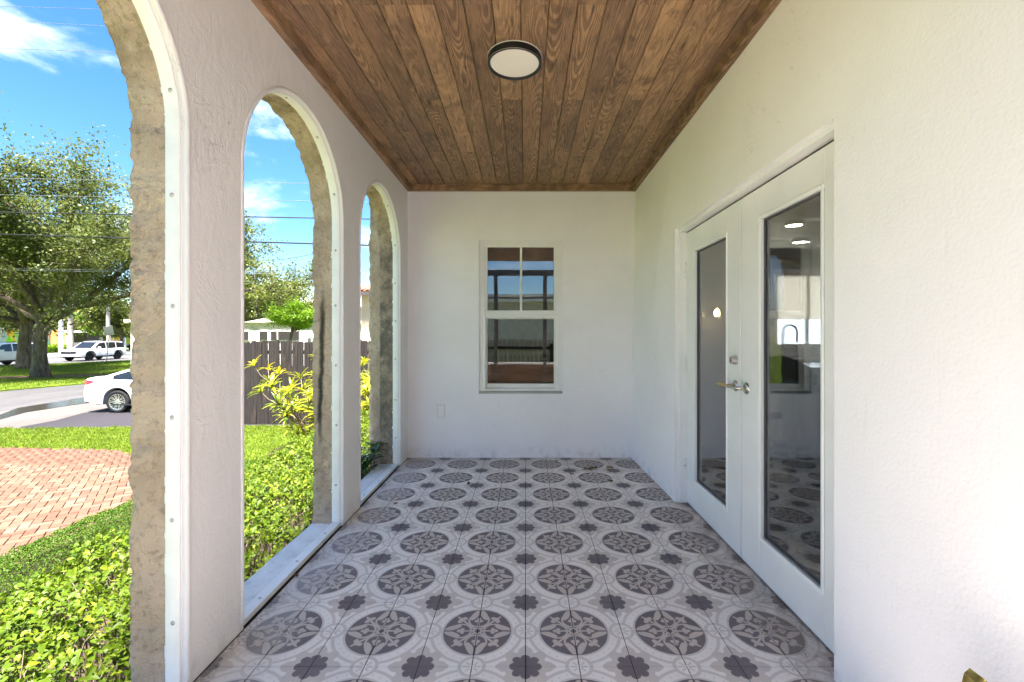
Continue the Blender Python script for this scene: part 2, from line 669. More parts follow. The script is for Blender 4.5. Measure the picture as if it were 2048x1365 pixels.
def make_glass(name, f0=0.06, gain=1.5, tint=(0.92, 0.95, 0.94)):
    m = bpy.data.materials.new(name)
    m.use_nodes = True
    nt = m.node_tree
    nt.nodes.clear()
    out = nt.nodes.new('ShaderNodeOutputMaterial')
    mx = nt.nodes.new('ShaderNodeMixShader')
    tr = nt.nodes.new('ShaderNodeBsdfTransparent')
    tr.inputs[0].default_value = (*tint, 1)
    gl = nt.nodes.new('ShaderNodeBsdfGlossy')
    gl.inputs['Roughness'].default_value = 0.004
    gl.inputs['Color'].default_value = (0.97, 0.98, 1.0, 1)
    fr = nt.nodes.new('ShaderNodeFresnel')
    fr.inputs['IOR'].default_value = 1.52
    tcn = nt.nodes.new('ShaderNodeNewGeometry')
    nz = nt.nodes.new('ShaderNodeTexNoise')
    nz.inputs['Scale'].default_value = 1.6
    nz.inputs['Detail'].default_value = 2.0
    bp = nt.nodes.new('ShaderNodeBump')
    bp.inputs['Strength'].default_value = 0.02
    bp.inputs['Distance'].default_value = 0.02
    nt.links.new(tcn.outputs['Position'], nz.inputs['Vector'])
    nt.links.new(nz.outputs['Fac'], bp.inputs['Height'])
    nt.links.new(bp.outputs['Normal'], gl.inputs['Normal'])
    f = E(nt, fr.outputs[0]) * gain + f0
    f = f.min(0.95)
    nt.links.new(f.s, mx.inputs[0])
    nt.links.new(tr.outputs[0], mx.inputs[1])
    nt.links.new(gl.outputs[0], mx.inputs[2])
    nt.links.new(mx.outputs[0], out.inputs['Surface'])
    return m


M_DOORGLASS = make_glass('door_glass', 0.05, 1.7)
M_WINGLASS = make_glass('window_glass', 0.07, 1.3, (0.55, 0.57, 0.56))
M_CARGLASS = make_glass('car_glass', 0.08, 1.8, (0.05, 0.06, 0.065))


def make_stone():
    m = Mat('rough_cast_stone', 0.92, 0.15)
    p = m.pos()
    n = m.noise(p, 3.2, 6.0, 0.62, 0.4)
    c = m.mix(n.ss(0.30, 0.72), (0.47, 0.355, 0.262), (0.66, 0.525, 0.40))
    x, y, z = m.xyz(p)
    green = m.noise(p, 5.0, 5.0, 0.6).ss(0.42, 0.68) * z.ss(1.75, 2.35)
    c = m.mix(green * 0.62, c, (0.165, 0.128, 0.060))
    pits = m.noise(p, 46.0, 5.0, 0.68)
    c = m.mix(pits.ss(0.52, 0.66) * 0.45, c, (0.22, 0.160, 0.110))  # pits darkened in the colour, as shade in the hollows would
    lump = m.noise(p, 13.0, 6.0, 0.7, 0.8)
    c = m.mix(lump.ss(0.54, 0.68) * 0.36, c, (0.24, 0.175, 0.120))  # lumps shaded by dark and light tones put into the colour
    c = m.mix(lump.ss(0.30, 0.44, 1.0, 0.0) * 0.35, c, (0.56, 0.47, 0.37))
    foot_tone = z.ss(0.0, 0.55, 1.0, 0.0) * m.noise(p, 7.0, 5.0).ss(0.4, 0.7)  # duller tan towards the bottom, in patches
    c = m.mix(foot_tone * 0.35, c, (0.40, 0.335, 0.262))
    # black mould run down the second pillar, and the shade on the last arch's jamb painted dark
    run = ((x + 1.340 - (z - 0.9) * 0.022) + (m.noise(p, 9.0, 3.0) - 0.5) * 0.03).abs().ss(0.004, 0.024, 1.0, 0.0)
    run = run * z.ss(0.42, 0.75) * z.ss(1.35, 1.62, 1.0, 0.0) * y.ss(2.6, 2.8) * y.ss(3.1, 3.2, 1.0, 0.0)
    c = m.mix(run * 0.90, c, (0.022, 0.022, 0.020))
    jamb_shade = y.ss(4.1, 4.2) * x.ss(-1.405, -1.385) * m.noise(p, 6.0, 6.0, 0.7).ss(0.30, 0.62)
    c = m.mix(jamb_shade * 0.80, c, (0.115, 0.105, 0.092))
    m.set('Base Color', c)
    m.bump(pits * 0.6 + m.noise(p, 20.0, 5.0, 0.7) * 1.3, 1.0, 0.020)
    return m.m


M_STONE = make_stone()

# ================================================================== porch dimensions
XL, XR, YB, YE = -1.20, 1.12, 4.559, -0.06      # YE: roof and arcade cut short; terrace behind camera added to bounce sunlight in
YT = -3.2
ZT, ZC = 2.712, 2.780
ARCH_C = [1.065, 2.419, 3.762]
ARCH_R, ARCH_S = 0.515, 1.985
TILE = 0.2032

# ---- floor: grout bed with each tile its own piece
floor = MB().box(XL - 0.02, 1.2192, YT, YB + 0.10, -0.09, -0.0035).build('floor', M_GAP)
tag(floor, kind='structure')
tb = MB()
g, t = TILE / 2 - 0.0016, 0.0010
tb.add([(-g, -g, -0.012), (g, -g, -0.012), (g, g, -0.012), (-g, g, -0.012),
        (-g, -g, -t), (g, -g, -t), (g, g, -t), (-g, g, -t),
        (-g + t, -g + t, 0), (g - t, -g + t, 0), (g - t, g - t, 0), (-g + t, g - t, 0)],
       [(0, 1, 5, 4), (1, 2, 6, 5), (2, 3, 7, 6), (3, 0, 4, 7), (4, 5, 9, 8), (5, 6, 10, 9), (6, 7, 11, 10), (7, 4, 8, 11), (8, 9, 10, 11)])
tile_me = tb.mesh('tile', M_TILE)
far_tiles = MB()
ro = random.Random(3)
for j in range(-37, 1):
    yc = 4.3315 + TILE / 2 + j * TILE
    for i in range(-6, 6):
        xc = (i + 0.5) * TILE
        dz = ro.uniform(-0.0006, 0.0006)
        if yc < YT + 0.1:
            continue
        if yc > 1.28:
            link('tile', tile_me, floor, (xc, yc, dz), (ro.uniform(-0.0016, 0.0016), ro.uniform(-0.0016, 0.0016), 0))
        else:
            far_tiles.add([(v[0] + xc, v[1] + yc, v[2] + dz) for v in tb.v], tb.f)
tag(far_tiles.build('tile_field', M_TILE, floor), kind='stuff')
# last cut row under the end wall line
for i in range(-6, 6):
    link('tile', tile_me, floor, ((i + 0.5) * TILE, 4.3315 + TILE * 1.5, 0.0))

# ---- ceiling: planks, trim, the deck above
ceiling = MB().box(XL - 0.24, XR + 0.2, YE - 0.02, YB + 0.2, ZC + 0.019, ZC + 0.16).build('ceiling', M_GAP)
tag(ceiling, kind='structure')
PW = 0.1322
plank_me = {}


def plank_mesh(L):
    k = round(L, 3)
    if k not in plank_me:
        w, c = PW / 2 - 0.0016, 0.0040
        pb = MB()
        l2 = L / 2 - 0.0006
        prof = [(-w, 0.018), (-w, c), (-w + c, 0), (w - c, 0), (w, c), (w, 0.018)]
        vs = [(px, -l2, pz) for px, pz in prof] + [(px, l2, pz) for px, pz in prof]
        n = len(prof)
        pb.add(vs, [(i, (i + 1) % n, n + (i + 1) % n, n + i) for i in range(n)] + [tuple(range(n))[::-1], tuple(range(n, 2 * n))])
        plank_me[k] = pb.mesh('plank', M_PLANK)
    return plank_me[k]


JOINTS = [1.24, 2.07, 2.91, 3.74]
rp = random.Random(21)
ncols = 18
x0p = -1.212
for i in range(ncols):
    xc = x0p + (i + 0.5) * PW
    js = [j for k, j in enumerate(JOINTS) if (k + i) % 2 == 0 or rp.random() < 0.16]
    ends = [YE] + js + [YB + 0.05]
    for a, b in zip(ends[:-1], ends[1:]):
        link('plank', plank_mesh(b - a), ceiling, (xc, (a + b) / 2, ZC + rp.uniform(-0.0006, 0.0006)))


def trim_piece(name, L, w, h):
    return MB().cbox(-w / 2, w / 2, -L / 2, L / 2, -h / 2, h / 2, 0.003).mesh(name, M_PLANK)


tl = trim_piece('trim', YB - YE, 0.042, ZC - ZT)
link('trim', tl, ceiling, (XL + 0.0205, (YB + YE) / 2, (ZC + ZT) / 2 - 0.001))
link('trim', tl, ceiling, (XR - 0.0205, (YB + YE) / 2, (ZC + ZT) / 2 - 0.001))
tbk = trim_piece('trim', XR - XL - 0.086, 0.030, ZC - ZT)
link('trim', tbk, ceiling, ((XL + XR) / 2, YB - 0.0155, (ZC + ZT) / 2 - 0.001), (0, 0, R(90)))
# bright nail heads and droplets on the ceiling boards
nail_me = MB().lathe([(0.0, -0.0012), (0.0030, -0.0010), (0.0034, 0.0), (0.0034, 0.001)], (0, 0, 0), n=8, cap=False).mesh('nail', simple('nail_head', (0.85, 0.85, 0.86), 0.2, 0.6, 0.6))
for px, py in ((1187, 62), (1173, 120), (1158, 198), (1315, 200), (1297, 235), (1280, 263), (1226, 300), (1207, 278), (1039, 290), (1076, 220), (866, 36), (1039, 265), (1075, 208)):
    Y = FPX * (ZC - CAM_H) / (VPY - py)
    link('nail', nail_me, ceiling, ((px - VPX) / FPX * Y, Y, ZC - 0.0008))

# ---- arcade wall (left): plaster leaf, cast stone outside, metal angle around each opening
arcade = thing('arcade_wall', 'white plastered arcade wall with rough stone lined arches along the left of the porch', 'wall', (XL - 0.1, 2.0, 0))


def arch_path(yc, z0=0.022, rad=ARCH_R, step=0.05):
    """points (y, z, ny, nz): up the near jamb, over, down the far jamb; n points into the opening"""
    out = []
    nz = max(2, int((ARCH_S - z0) / step))
    for i in range(nz):
        out.append((yc - rad, z0 + (ARCH_S - z0) * i / nz, 1.0, 0.0))
    na = max(12, int(math.pi * rad / step))
    for i in range(na + 1):
        a = math.pi - math.pi * i / na
        out.append((yc + rad * math.cos(a), ARCH_S + rad * math.sin(a), -math.cos(a), -math.sin(a)))
    for i in range(nz - 1, -1, -1):
        out.append((yc + rad, z0 + (ARCH_S - z0) * i / nz, -1.0, 0.0))
    return out


def sweep(mb, path, prof, close=False):
    rows = []
    for (y, z, ny, nz) in path:
        rows.append([(px, y + ny * n, z + nz * n) for px, n in prof])
    mb.grid(rows)


# plaster face with the openings cut out, in vertical strips
pf = MB()


def face_strips(mb, X, rad):
    edges = [YE]
    for c in ARCH_C:
        edges += [c - rad, c + rad]
    edges.append(YB + 0.001)
    for k in range(len(ARCH_C) + 1):
        y0, y1 = edges[2 * k], edges[2 * k + 1]
        ys = np.linspace(y0, y1, 4)
        zs = list(np.linspace(-0.02, ARCH_S, 9)) + list(np.linspace(ARCH_S, ZC + 0.03, 4))[1:]
        mb.grid([[(X, y, z) for z in zs] for y in ys])
    for c in ARCH_C:
        n = 40
        rows = []
        for i in range(n + 1):
            a = math.pi - math.pi * i / n
            y, zb = c + rad * math.cos(a), ARCH_S + rad * math.sin(a)
            rows.append([(X, y, zb + (ZC + 0.03 - zb) * f) for f in (0, 0.33, 0.66, 1.0)])
        mb.grid(rows)


face_strips(pf, XL, ARCH_R)
for c in ARCH_C:
    sweep(pf, arch_path(c, -0.02), [(XL, 0.0), (XL - 0.075, 0.0)])
pf.build('plaster_face', M_ARCADE, arcade, smooth='auto')
core = MB()
face_strips(core, XL - 0.172, ARCH_R + 0.02)
core.build('outer_render', M_STONE, arcade)

bead = MB()
flange = None
for ci, c in enumerate(ARCH_C):
    path = arch_path(c, 0.030, step=0.03)
    wob = random.Random(ci)
    # rounded plaster bead around the opening
    bd = MB()
    prof = []
    for k in range(7):
        a = math.pi * k / 6
        prof.append((XL + 0.001 + 0.0065 * math.sin(a), -0.020 + 0.010 * (1 - math.cos(a))))
    prof.append((XL - 0.010, 0.001))
    prof.append((XL - 0.012, -0.004))
    sweep(bd, [(y + 0.0012 * noise.noise((y * 9, z * 9, ci)), z, ny, nz) for y, z, ny, nz in path], prof)
    bd.build('plaster_bead', M_ARCADE, arcade, smooth=True)
    fl = MB()
    pr = [(XL - 0.016, -0.002), (XL - 0.016, 0.0075), (XL - 0.018, 0.0085), (XL - 0.064, 0.0085), (XL - 0.066, 0.0075), (XL - 0.066, -0.002)]
    sweep(fl, path, pr)
    fo = fl.build('metal_angle', M_METAL, arcade, smooth='auto')
    # screws along the angle
    sm = MB().lathe([(0.0001, 0.0042), (0.0045, 0.0040), (0.0056, 0.0022), (0.0060, 0.0004), (0.0082, 0.0002), (0.0085, -0.001)], (0, 0, 0), n=12, cap=False).mesh('screw', M_SCREW, True)
    total, last = 0.0, -1.0
    for i in range(1, len(path)):
        total += math.hypot(path[i][0] - path[i - 1][0], path[i][1] - path[i - 1][1])
        if total - last > 0.335 + 0.05 * wob.random():
            last = total
            y, z, ny, nz = path[i]
            if z < 0.06:
                continue
            s = link('screw', sm, fo, (XL - 0.040 + wob.uniform(-0.004, 0.004), y + ny * 0.0086, z + nz * 0.0086))
            s.rotation_euler = Vector((0, ny, nz)).to_track_quat('Z', 'X').to_euler()
    # rough cast stone lining
    st = MB()
    rows = []
    X0, X1 = XL - 0.067, XL - 0.190
    pth = arch_path(c, -0.03, step=0.0095)
    acc = 0.0
    for i, (y, z, ny, nz) in enumerate(pth):
        row = []
        cols = [(X0, 0.0)] + [(X0 + (X1 - X0) * k / 14, 0.0) for k in range(1, 15)] + [(X1 - 0.004, -0.012 - 0.02 * k) for k in range(0, 8)]
        for k, (px, n) in enumerate(cols):
            P = Vector((px, y + ny * n, z + nz * n))
            d = noise.fractal(P * 15.0, 0.9, 2.1, 4, noise_basis='PERLIN_ORIGINAL') * 0.0100
            cell = noise.voronoi(P * 34.0)[0][0]
            gate = noise.noise(P * 4.5 + Vector((5, 2, ci)))
            if gate > -0.1:
                d += 0.0150 * max(0.0, 0.36 - cell) / 0.36 * (1 if noise.noise(P * 13) > 0.05 else -0.9)
            # horizontal drag ridges of the stucco
            d += 0.0025 * max(0.0, noise.noise(Vector((P.x * 5, P.y * 5, P.z * 26 + ci * 7))) - 0.15) * 2
            if k == 0:
                d = min(d, 0.002)
            e = 0.0
            if k >= 13:
                e = 0.007 * noise.noise(Vector((c, P.y * 7, P.z * 8.5))) + 0.008 * noise.noise(Vector((c, P.y * 24, P.z * 24))) + 0.005 * noise.noise(P * 55)
            rv = noise.ridged_multi_fractal(P * 22.0, 0.9, 2.1, 4, 1.0, 2.0)
            if k > 0:
                d += 0.0050 * (1.1 - rv) * (0.35 + max(0.0, noise.noise(P * 3.3 + Vector((1, 9, ci)))))
            lift = 0.004 + d
            row.append((P.x + e, P.y + ny * lift, P.z + nz * lift))
        rows.append(row)
    st.grid(rows)
    st.build('stone_lining', M_STONE, arcade, smooth=True)

# sill under the arches and its metal strip
sill = MB()
ys = np.linspace(YT, YB - 0.02, 120)
rows = []
for y in ys:
    w = 0.008 * noise.noise((y * 3, 0, 2))
    rows.append([(XL - 0.215 + w, y, -0.35), (XL - 0.212 + w, y, 0.006), (XL - 0.200 + w, y, 0.018 + 0.002 * noise.noise((y * 8, 1, 2))),
                 (XL - 0.10, y, 0.021 + 0.002 * noise.noise((y * 6, 7, 2))), (XL - 0.012, y, 0.022), (XL - 0.012, y, -0.05)])
sill.grid(rows)
sill.build('sill', make_plaster('white_sill_paint', (0.80, 0.785, 0.76), dirt=0.12), arcade, smooth='auto')
for c in ARCH_C:
    sp = MB().cbox(XL - 0.062, XL - 0.010, c - ARCH_R + 0.012, c + ARCH_R - 0.012, 0.0215, 0.0285, 0.0012)
    so = sp.build('sill_strip', M_METAL, arcade)
    for k in range(3):
        link('screw', sm, so, (XL - 0.036, c - 0.34 + 0.34 * k, 0.0286))
# black gap between tile edge and wall foot
MB().box(XL - 0.012, XL + 0.0045, YE, YB, -0.006, 0.0015).build('wall_foot_gap', M_GAP, arcade)

# end pilaster of rough stone outside the last arch
pil = MB()
rows = []
prof = [(-1.36, 4.300), (-1.42, 4.292), (-1.46, 4.292), (-1.495, 4.296), (-1.505, 4.315), (-1.508, 4.40), (-1.508, 4.75)]
fine = []
for a, b in zip(prof[:-1], prof[1:]):
    for k in range(4):
        fine.append((a[0] + (b[0] - a[0]) * k / 4, a[1] + (b[1] - a[1]) * k / 4))
fine.append(prof[-1])
for i in range(230):
    z = -1.1 + i * (3.95 / 229)
    row = []
    for px, py in fine:
        P = Vector((px, py, z))
        d = noise.fractal(P * 8.0, 0.9, 2.1, 4, noise_basis='PERLIN_ORIGINAL') * 0.014 + 0.012 * noise.noise(P * 22)
        row.append((px - d * 0.8, py - d, z))
    rows.append(row)
pil.grid(rows)
pil.build('stone_pilaster', M_STONE, arcade, smooth=True)
# plinth of the porch below the sill, towards the garden
MB().box(XL - 0.17, XL + 0.0, YT, YB + 0.2, -1.2, -0.09).build('plinth', M_STONE, arcade)

# ---- end wall with the window opening
WX0, WX1, WZ0, WZ1 = -0.474, 0.374, 0.655, 2.212
end_wall = MB()
Y0, Y1 = YB, YB + 0.17
end_wall.box(XL - 0.16, WX0, Y0, Y1, -0.3, ZC + 0.02)
end_wall.box(WX1, XR + 0.2, Y0, Y1, -0.3, ZC + 0.02)
end_wall.box(WX0, WX1, Y0, Y1, -0.3, WZ0)
end_wall.box(WX0, WX1, Y0, Y1, WZ1, ZC + 0.02)
ew = end_wall.build('end_wall', M_WALL, None, fix=False)
tag(ew, 'plain white wall with a sash window closing the far end of the porch', 'wall')
plate = MB().cbox(-0.897, -0.823, YB - 0.006, YB + 0.01, 0.413, 0.537, 0.003).build('cover_plate', M_WALL, ew)
plate['label'] = 'painted-over blank cover plate low on the wall'
MB().box(-0.8985, -0.8215, YB - 0.0012, YB + 0.004, 0.4115, 0.5385).build('plate_gap', M_GAP, plate)

# ---- side wall (right) with the doorway
DY0, DY1, DZ = 1.6246, 3.352, 2.040
sw = MB()
sw.box(XR, XR + 0.17, YT, DY0, -0.02, ZC + 0.02)
sw.box(XR, XR + 0.17, DY0, DY1, DZ, ZC + 0.02)
far_seg = MB().box(XR, XR + 0.17, DY1, YB + 0.001, -0.02, ZC + 0.02)
far_seg.v = [((1.078 if (v[0] == XR and v[1] > 4 and v[2] < 1) else v[0]), v[1], v[2]) for v in far_seg.v]
sw.add(far_seg.v, far_seg.f)
side = sw.build('side_wall', M_WALL, None, fix=False)
tag(side, 'smooth white wall on the right of the porch, pierced by the glazed double doors', 'wall')
# door lining: jambs and head
dl = MB()
dl.cbox(XR + 0.028, XR + 0.165, DY1 - 0.016, DY1 + 0.002, 0.0, DZ, 0.002)
dl.build('door_jamb', M_PAINT, side)
MB().cbox(XR + 0.028, XR + 0.165, DY0 - 0.002, DY0 + 0.016, 0.0, DZ, 0.002).build('door_jamb', M_PAINT, side)
MB().cbox(XR + 0.028, XR + 0.165, DY0 + 0.017, DY1 - 0.017, DZ - 0.020, DZ + 0.002, 0.002).build('door_head', M_PAINT, side)
MB().cbox(XR + 0.085, XR + 0.20, DY0 + 0.017, DY1 - 0.017, 0.0008, 0.0075, 0.002).build('threshold', simple('dull_aluminium', (0.36, 0.35, 0.33), 0.45, 0.5, 0.8), side)

# ---- french doors
DX = 1.200
DTOP = 2.008


def door_leaf(y0, y1, label, s_far, s_near, far):
    """y0 < y1; outer face at DX"""
    t = thing('french_door', label, 'door', (DX + 0.02, (y0 + y1) / 2, 0.01), 'glazed doors')
    gy0, gy1, gz0, gz1 = y0 + s_near, y1 - s_far, 0.200, 1.862
    X1 = DX + 0.044
    fr = MB()
    fr.cbox(DX, X1, y0, gy0, 0.012, DTOP, 0.0015)
    fr.build('stile', M_PAINT, t)
    MB().cbox(DX, X1, gy1, y1, 0.012, DTOP, 0.0015).build('stile', M_PAINT, t)
    MB().cbox(DX + 0.0008, X1 - 0.0008, gy0, gy1, 0.012, gz0, 0.0012).build('rail', M_PAINT, t)
    MB().cbox(DX + 0.0008, X1 - 0.0008, gy0, gy1, gz1, DTOP, 0.0012).build('rail', M_PAINT, t)
    # glazing bead frame, mitred
    gb = MB()
    w, pr = 0.020, 0.007
    for (a0, b0, a1, b1) in ((gy0, gz0, gy1, gz0), (gy1, gz0, gy1, gz1), (gy1, gz1, gy0, gz1), (gy0, gz1, gy0, gz0)):
        def inn(a, b):
            return (a + w * (1 if a == gy0 else -1), b + w * (1 if b == gz0 else -1))
        i0, i1 = inn(a0, b0), inn(a1, b1)
        gb.add([(DX - 0.0005, a0, b0), (DX - 0.0005, a1, b1), (DX - pr, a1 + (i1[0] - a1) * .25, b1 + (i1[1] - b1) * .25), (DX - pr, a0 + (i0[0] - a0) * .25, b0 + (i0[1] - b0) * .25),
                (DX - 0.002, i0[0], i0[1]), (DX - 0.002, i1[0], i1[1]), (DX + 0.018, i1[0], i1[1]), (DX + 0.018, i0[0], i0[1])],
               [(0, 1, 2, 3), (3, 2, 5, 4), (4, 5, 6, 7)])
    gb.build('glazing_bead', M_PAINT, t)
    gk = MB()
    k = 0.007
    for (a0, a1, b0, b1) in ((gy0 + w, gy1 - w, gz0 + w, gz0 + w + k), (gy0 + w, gy1 - w, gz1 - w - k, gz1 - w),
                             (gy0 + w, gy0 + w + k, gz0 + w + k, gz1 - w - k), (gy1 - w - k, gy1 - w, gz0 + w + k, gz1 - w - k)):
        gk.box(DX + 0.012, DX + 0.0215, a0, a1, b0, b1)
    gk.build('gasket', simple('grey_gasket', (0.10, 0.10, 0.11), 0.6), t)
    MB().box(DX + 0.0195, DX + 0.0235, gy0 + w * .5, gy1 - w * .5, gz0 + w * .5, gz1 - w * .5).build('pane', M_DOORGLASS, t)
    return t


MEET = 2.492
d_far = door_leaf(MEET + 0.005, DY1 - 0.018, 'far leaf of the white glazed double doors, with deadbolt and lever handle', 0.150, 0.160, True)
d_near = door_leaf(DY0 + 0.018, MEET - 0.005, 'near leaf of the white glazed double doors, hinged at the bare wall', 0.190, 0.155, False)
MB().box(DX + 0.012, DX + 0.040, MEET - 0.0049, MEET + 0.0049, 0.012, DTOP).build('leaf_gap_shade', M_BLACK, d_far)  # black strip put in for the shade of the gap between leaves
MB().box(DX + 0.010, DX + 0.040, DY0 + 0.019, DY1 - 0.019, DTOP + 0.0005, DZ - 0.0205).build('head_gap_shade', M_BLACK, side)  # black strip standing in for the shaded gap above the doors
# hinges
for hz in (1.86, 1.78 - 0.60, 0.30):
    hb = MB()
    zc = {1.86: 1.745, 1.78 - 0.60: 1.035, 0.30: 0.275}[hz]
    for k in range(5):
        z0 = zc - 0.064 + k * 0.0255
        hb.lathe([(0.0001, 0), (0.0115, 0.0006), (0.0115, 0.0205), (0.0001, 0.0211)], (DX - 0.012, DY1 - 0.024, z0), n=12, cap=False)
    hb.box(DX - 0.002, DX + 0.001, DY1 - 0.046, DY1 - 0.022, zc - 0.048, zc + 0.052)
    hb.build('hinge', M_PAINT, d_far)


def lever(parent, y, z, tip, mat_rose, mat_lever):
    MB().lathe([(0.0001, -0.012), (0.014, -0.0115), (0.024, -0.009), (0.0315, -0.004), (0.0325, 0.0)], (DX, y, z), 'x', 28, cap=False).build('rose', mat_rose, parent, True)
    L = MB()
    pts = [(DX - 0.004, y, z), (DX - 0.030, y, z), (DX - 0.046, y + 0.006 * tip, z), (DX - 0.054, y + 0.024 * tip, z + 0.001), (DX - 0.056, y + 0.06 * tip, z + 0.002),
           (DX - 0.056, y + 0.100 * tip, z + 0.000), (DX - 0.055, y + 0.118 * tip, z - 0.001)]
    L.tube(pts, [0.012, 0.011, 0.011, 0.0095, 0.0085, 0.0095, 0.006], 14)
    L.build('lever', mat_lever, parent, True)


lever(d_far, MEET + 0.062, 0.962, 1, M_NICKEL, M_BRASS)
lever(d_near, MEET - 0.062, 0.962, 1, M_NICKEL, M_NICKEL)
db = MB().lathe([(0.0001, -0.030), (0.010, -0.030), (0.0215, -0.028), (0.0225, -0.022), (0.028, -0.004), (0.0285, 0.0)], (DX, MEET + 0.062, 1.108), 'x', 28, cap=False)
dbo = db.build('deadbolt', M_NICKEL, d_far, 'auto')
MB().box(DX - 0.0312, DX - 0.0298, MEET + 0.0605, MEET + 0.0635, 1.101, 1.116).build('keyway', M_BLACK, dbo)

# ---- sash window
win = thing('sash_window', 'white sash window with a two pane upper sash in the end wall', 'window', ((WX0 + WX1) / 2, YB + 0.05, WZ0))
FY0, FY1 = YB + 0.020, YB + 0.12
fo = 0.078


def rect_frame(mb, x0, x1, z0, z1, wl, wr, wb, wt, y0, y1, c=0.0015):
    mb.cbox(x0, x0 + wl, y0, y1, z0, z1, c)
    mb.cbox(x1 - wr, x1, y0, y1, z0, z1, c)
    mb.cbox(x0 + wl, x1 - wr, y0 + 0.0006, y1 - 0.0006, z0, z0 + wb, c)
    mb.cbox(x0 + wl, x1 - wr, y0 + 0.0006, y1 - 0.0006, z1 - wt, z1, c)


f = MB()
rect_frame(f, WX0 + 0.001, WX1 - 0.001, WZ0 + 0.022, WZ1 - 0.001, 0.056, 0.056, 0.018, 0.040, FY0, FY1)
f.build('frame', M_VINYL, win)
MB().cbox(WX0 - 0.002, WX1 + 0.002, YB - 0.004, FY1, WZ0 - 0.002, WZ0 + 0.021, 0.002).build('sill', simple('sill_shadow_grey', (0.40, 0.38, 0.36), 0.8, 0.2), win)  # shadow line below the frame put into the sill's grey colour
ix0, ix1 = WX0 + 0.057, WX1 - 0.057
zm0, zm1 = 1.430, 1.502
us = MB()
rect_frame(us, ix0, ix1, zm0, WZ1 - 0.041, 0.026, 0.026, zm1 - zm0, 0.020, FY0 + 0.012, FY0 + 0.050)
usash = us.build('upper_sash', M_VINYL, win)
MB().cbox(-0.057, -0.035, FY0 + 0.018, FY0 + 0.046, zm1, WZ1 - 0.061, 0.003).build('muntin', M_VINYL, usash)
for (a, b) in ((ix0 + 0.026, -0.057), (-0.035, ix1 - 0.026)):
    MB().box(a, b, FY0 + 0.030, FY0 + 0.034, zm1, WZ1 - 0.061).build('pane', M_WINGLASS, usash)
ls = MB()
rect_frame(ls, ix0 + 0.001, ix1 - 0.001, WZ0 + 0.041, zm0 - 0.001, 0.022, 0.022, 0.050, 0.014, FY0 + 0.052, FY0 + 0.090)
lsash = ls.build('lower_sash', M_VINYL, win)
MB().box(ix0 + 0.02, ix1 - 0.02, FY0 + 0.070, FY0 + 0.074, WZ0 + 0.085, zm0 - 0.012).build('pane', M_WINGLASS, lsash)
sf = MB()
rect_frame(sf, ix0 - 0.012, ix1 + 0.012, WZ0 + 0.030, zm0 + 0.010, 0.020, 0.020, 0.016, 0.014, FY0 - 0.006, FY0 + 0.006, 0.002)
sfr = sf.build('screen_frame', M_METAL, win)
for xx in (-0.30, 0.20):
    MB().cbox(xx - 0.021, xx + 0.021, FY0 + 0.044, FY0 + 0.052, WZ0 + 0.052, WZ0 + 0.072, 0.002).build('latch', M_VINYL, lsash)

# ---- flush ceiling lamp
LX, LY = -0.060, 2.468
lamp = thing('ceiling_lamp', 'round flush ceiling lamp with black rim and cream diffuser on the plank ceiling', 'lamp', (LX, LY, ZC))
MB().lathe([(0.150, -0.0005), (0.1515, -0.001), (0.1515, -0.004), (0.1495, -0.005)], (LX, LY, ZC), n=64, cap=False).build('backplate', simple('pale_edge', (0.7, 0.69, 0.67), 0.4), lamp, True)
MB().lathe([(0.149, -0.0045), (0.149, -0.038), (0.1478, -0.0405), (0.141, -0.0415), (0.138, -0.0405), (0.1345, -0.036), (0.1335, -0.030)], (LX, LY, ZC), n=64, cap=False).build('rim', M_BLACK, lamp, 'auto')
MB().lathe([(0.1495, -0.0372), (0.1496, -0.039), (0.1485, -0.0402)], (LX, LY, ZC), n=64, cap=False).build('rim_edge', simple('worn_rim_edge', (0.32, 0.29, 0.27), 0.35, 0.5, 0.4), lamp, True)
dm = Mat('cream_diffuser', 0.45, 0.4, 0, (0.86, 0.81, 0.72))
dnz = dm.noise(dm.objc(), 5.0, 2.0)
dm.set('Base Color', dm.mix(dnz.ss(0.3, 0.7), (0.85, 0.80, 0.71), (0.87, 0.82, 0.735)))
MB().lathe([(0.1335, -0.030), (0.10, -0.0325), (0.05, -0.0338), (0.0001, -0.0342)], (LX, LY, ZC), n=64, cap=False).build('diffuser', dm.m, lamp, True)
hk = MB().tube([(LX - 0.02, 2.668, ZC - 0.001), (LX - 0.022, 2.672, ZC - 0.02), (LX - 0.012, 2.672, ZC - 0.034), (LX + 0.000, 2.672, ZC - 0.026)], 0.0022, 6)
hook = hk.build('cup_hook', M_SCREW, None, True)
tag(hook, 'tiny wire cup hook in the ceiling beside the round lamp', 'hook')

# ---- open end of the porch behind the camera: beam, posts, rail
YP = -1.3
end_frame = thing('porch_end_frame', 'grey painted post and rail frame standing on the added open terrace behind the camera', 'frame', (0, YP, 0))
M_POST = simple('taupe_post_paint', (0.16, 0.145, 0.13), 0.5)
for px in (-0.70, 0.46):
    MB().cbox(px - 0.045, px + 0.045, YP - 0.05, YP + 0.04, 0.0, 2.64, 0.004).build('post', M_POST, end_frame)
MB().cbox(XL, XR, YP - 0.05, YP + 0.04, 2.64, ZC - 0.001, 0.004).build('beam', M_POST, end_frame)
MB().cbox(XL, XR, YP - 0.02, YP + 0.012, 0.0, 0.545, 0.003).build('knee_panel', simple('brown_panel', (0.20, 0.125, 0.075), 0.6), end_frame)
MB().cbox(XL, XR, YP - 0.05, YP + 0.04, 0.546, 0.59, 0.003).build('knee_cap', M_PAINT, end_frame)
for a, b in ((XL, -0.746), (-0.654, 0.414), (0.506, XR)):
    MB().cbox(a, b, YP - 0.03, YP + 0.02, 2.10, 2.15, 0.004).build('rail', M_POST, end_frame)

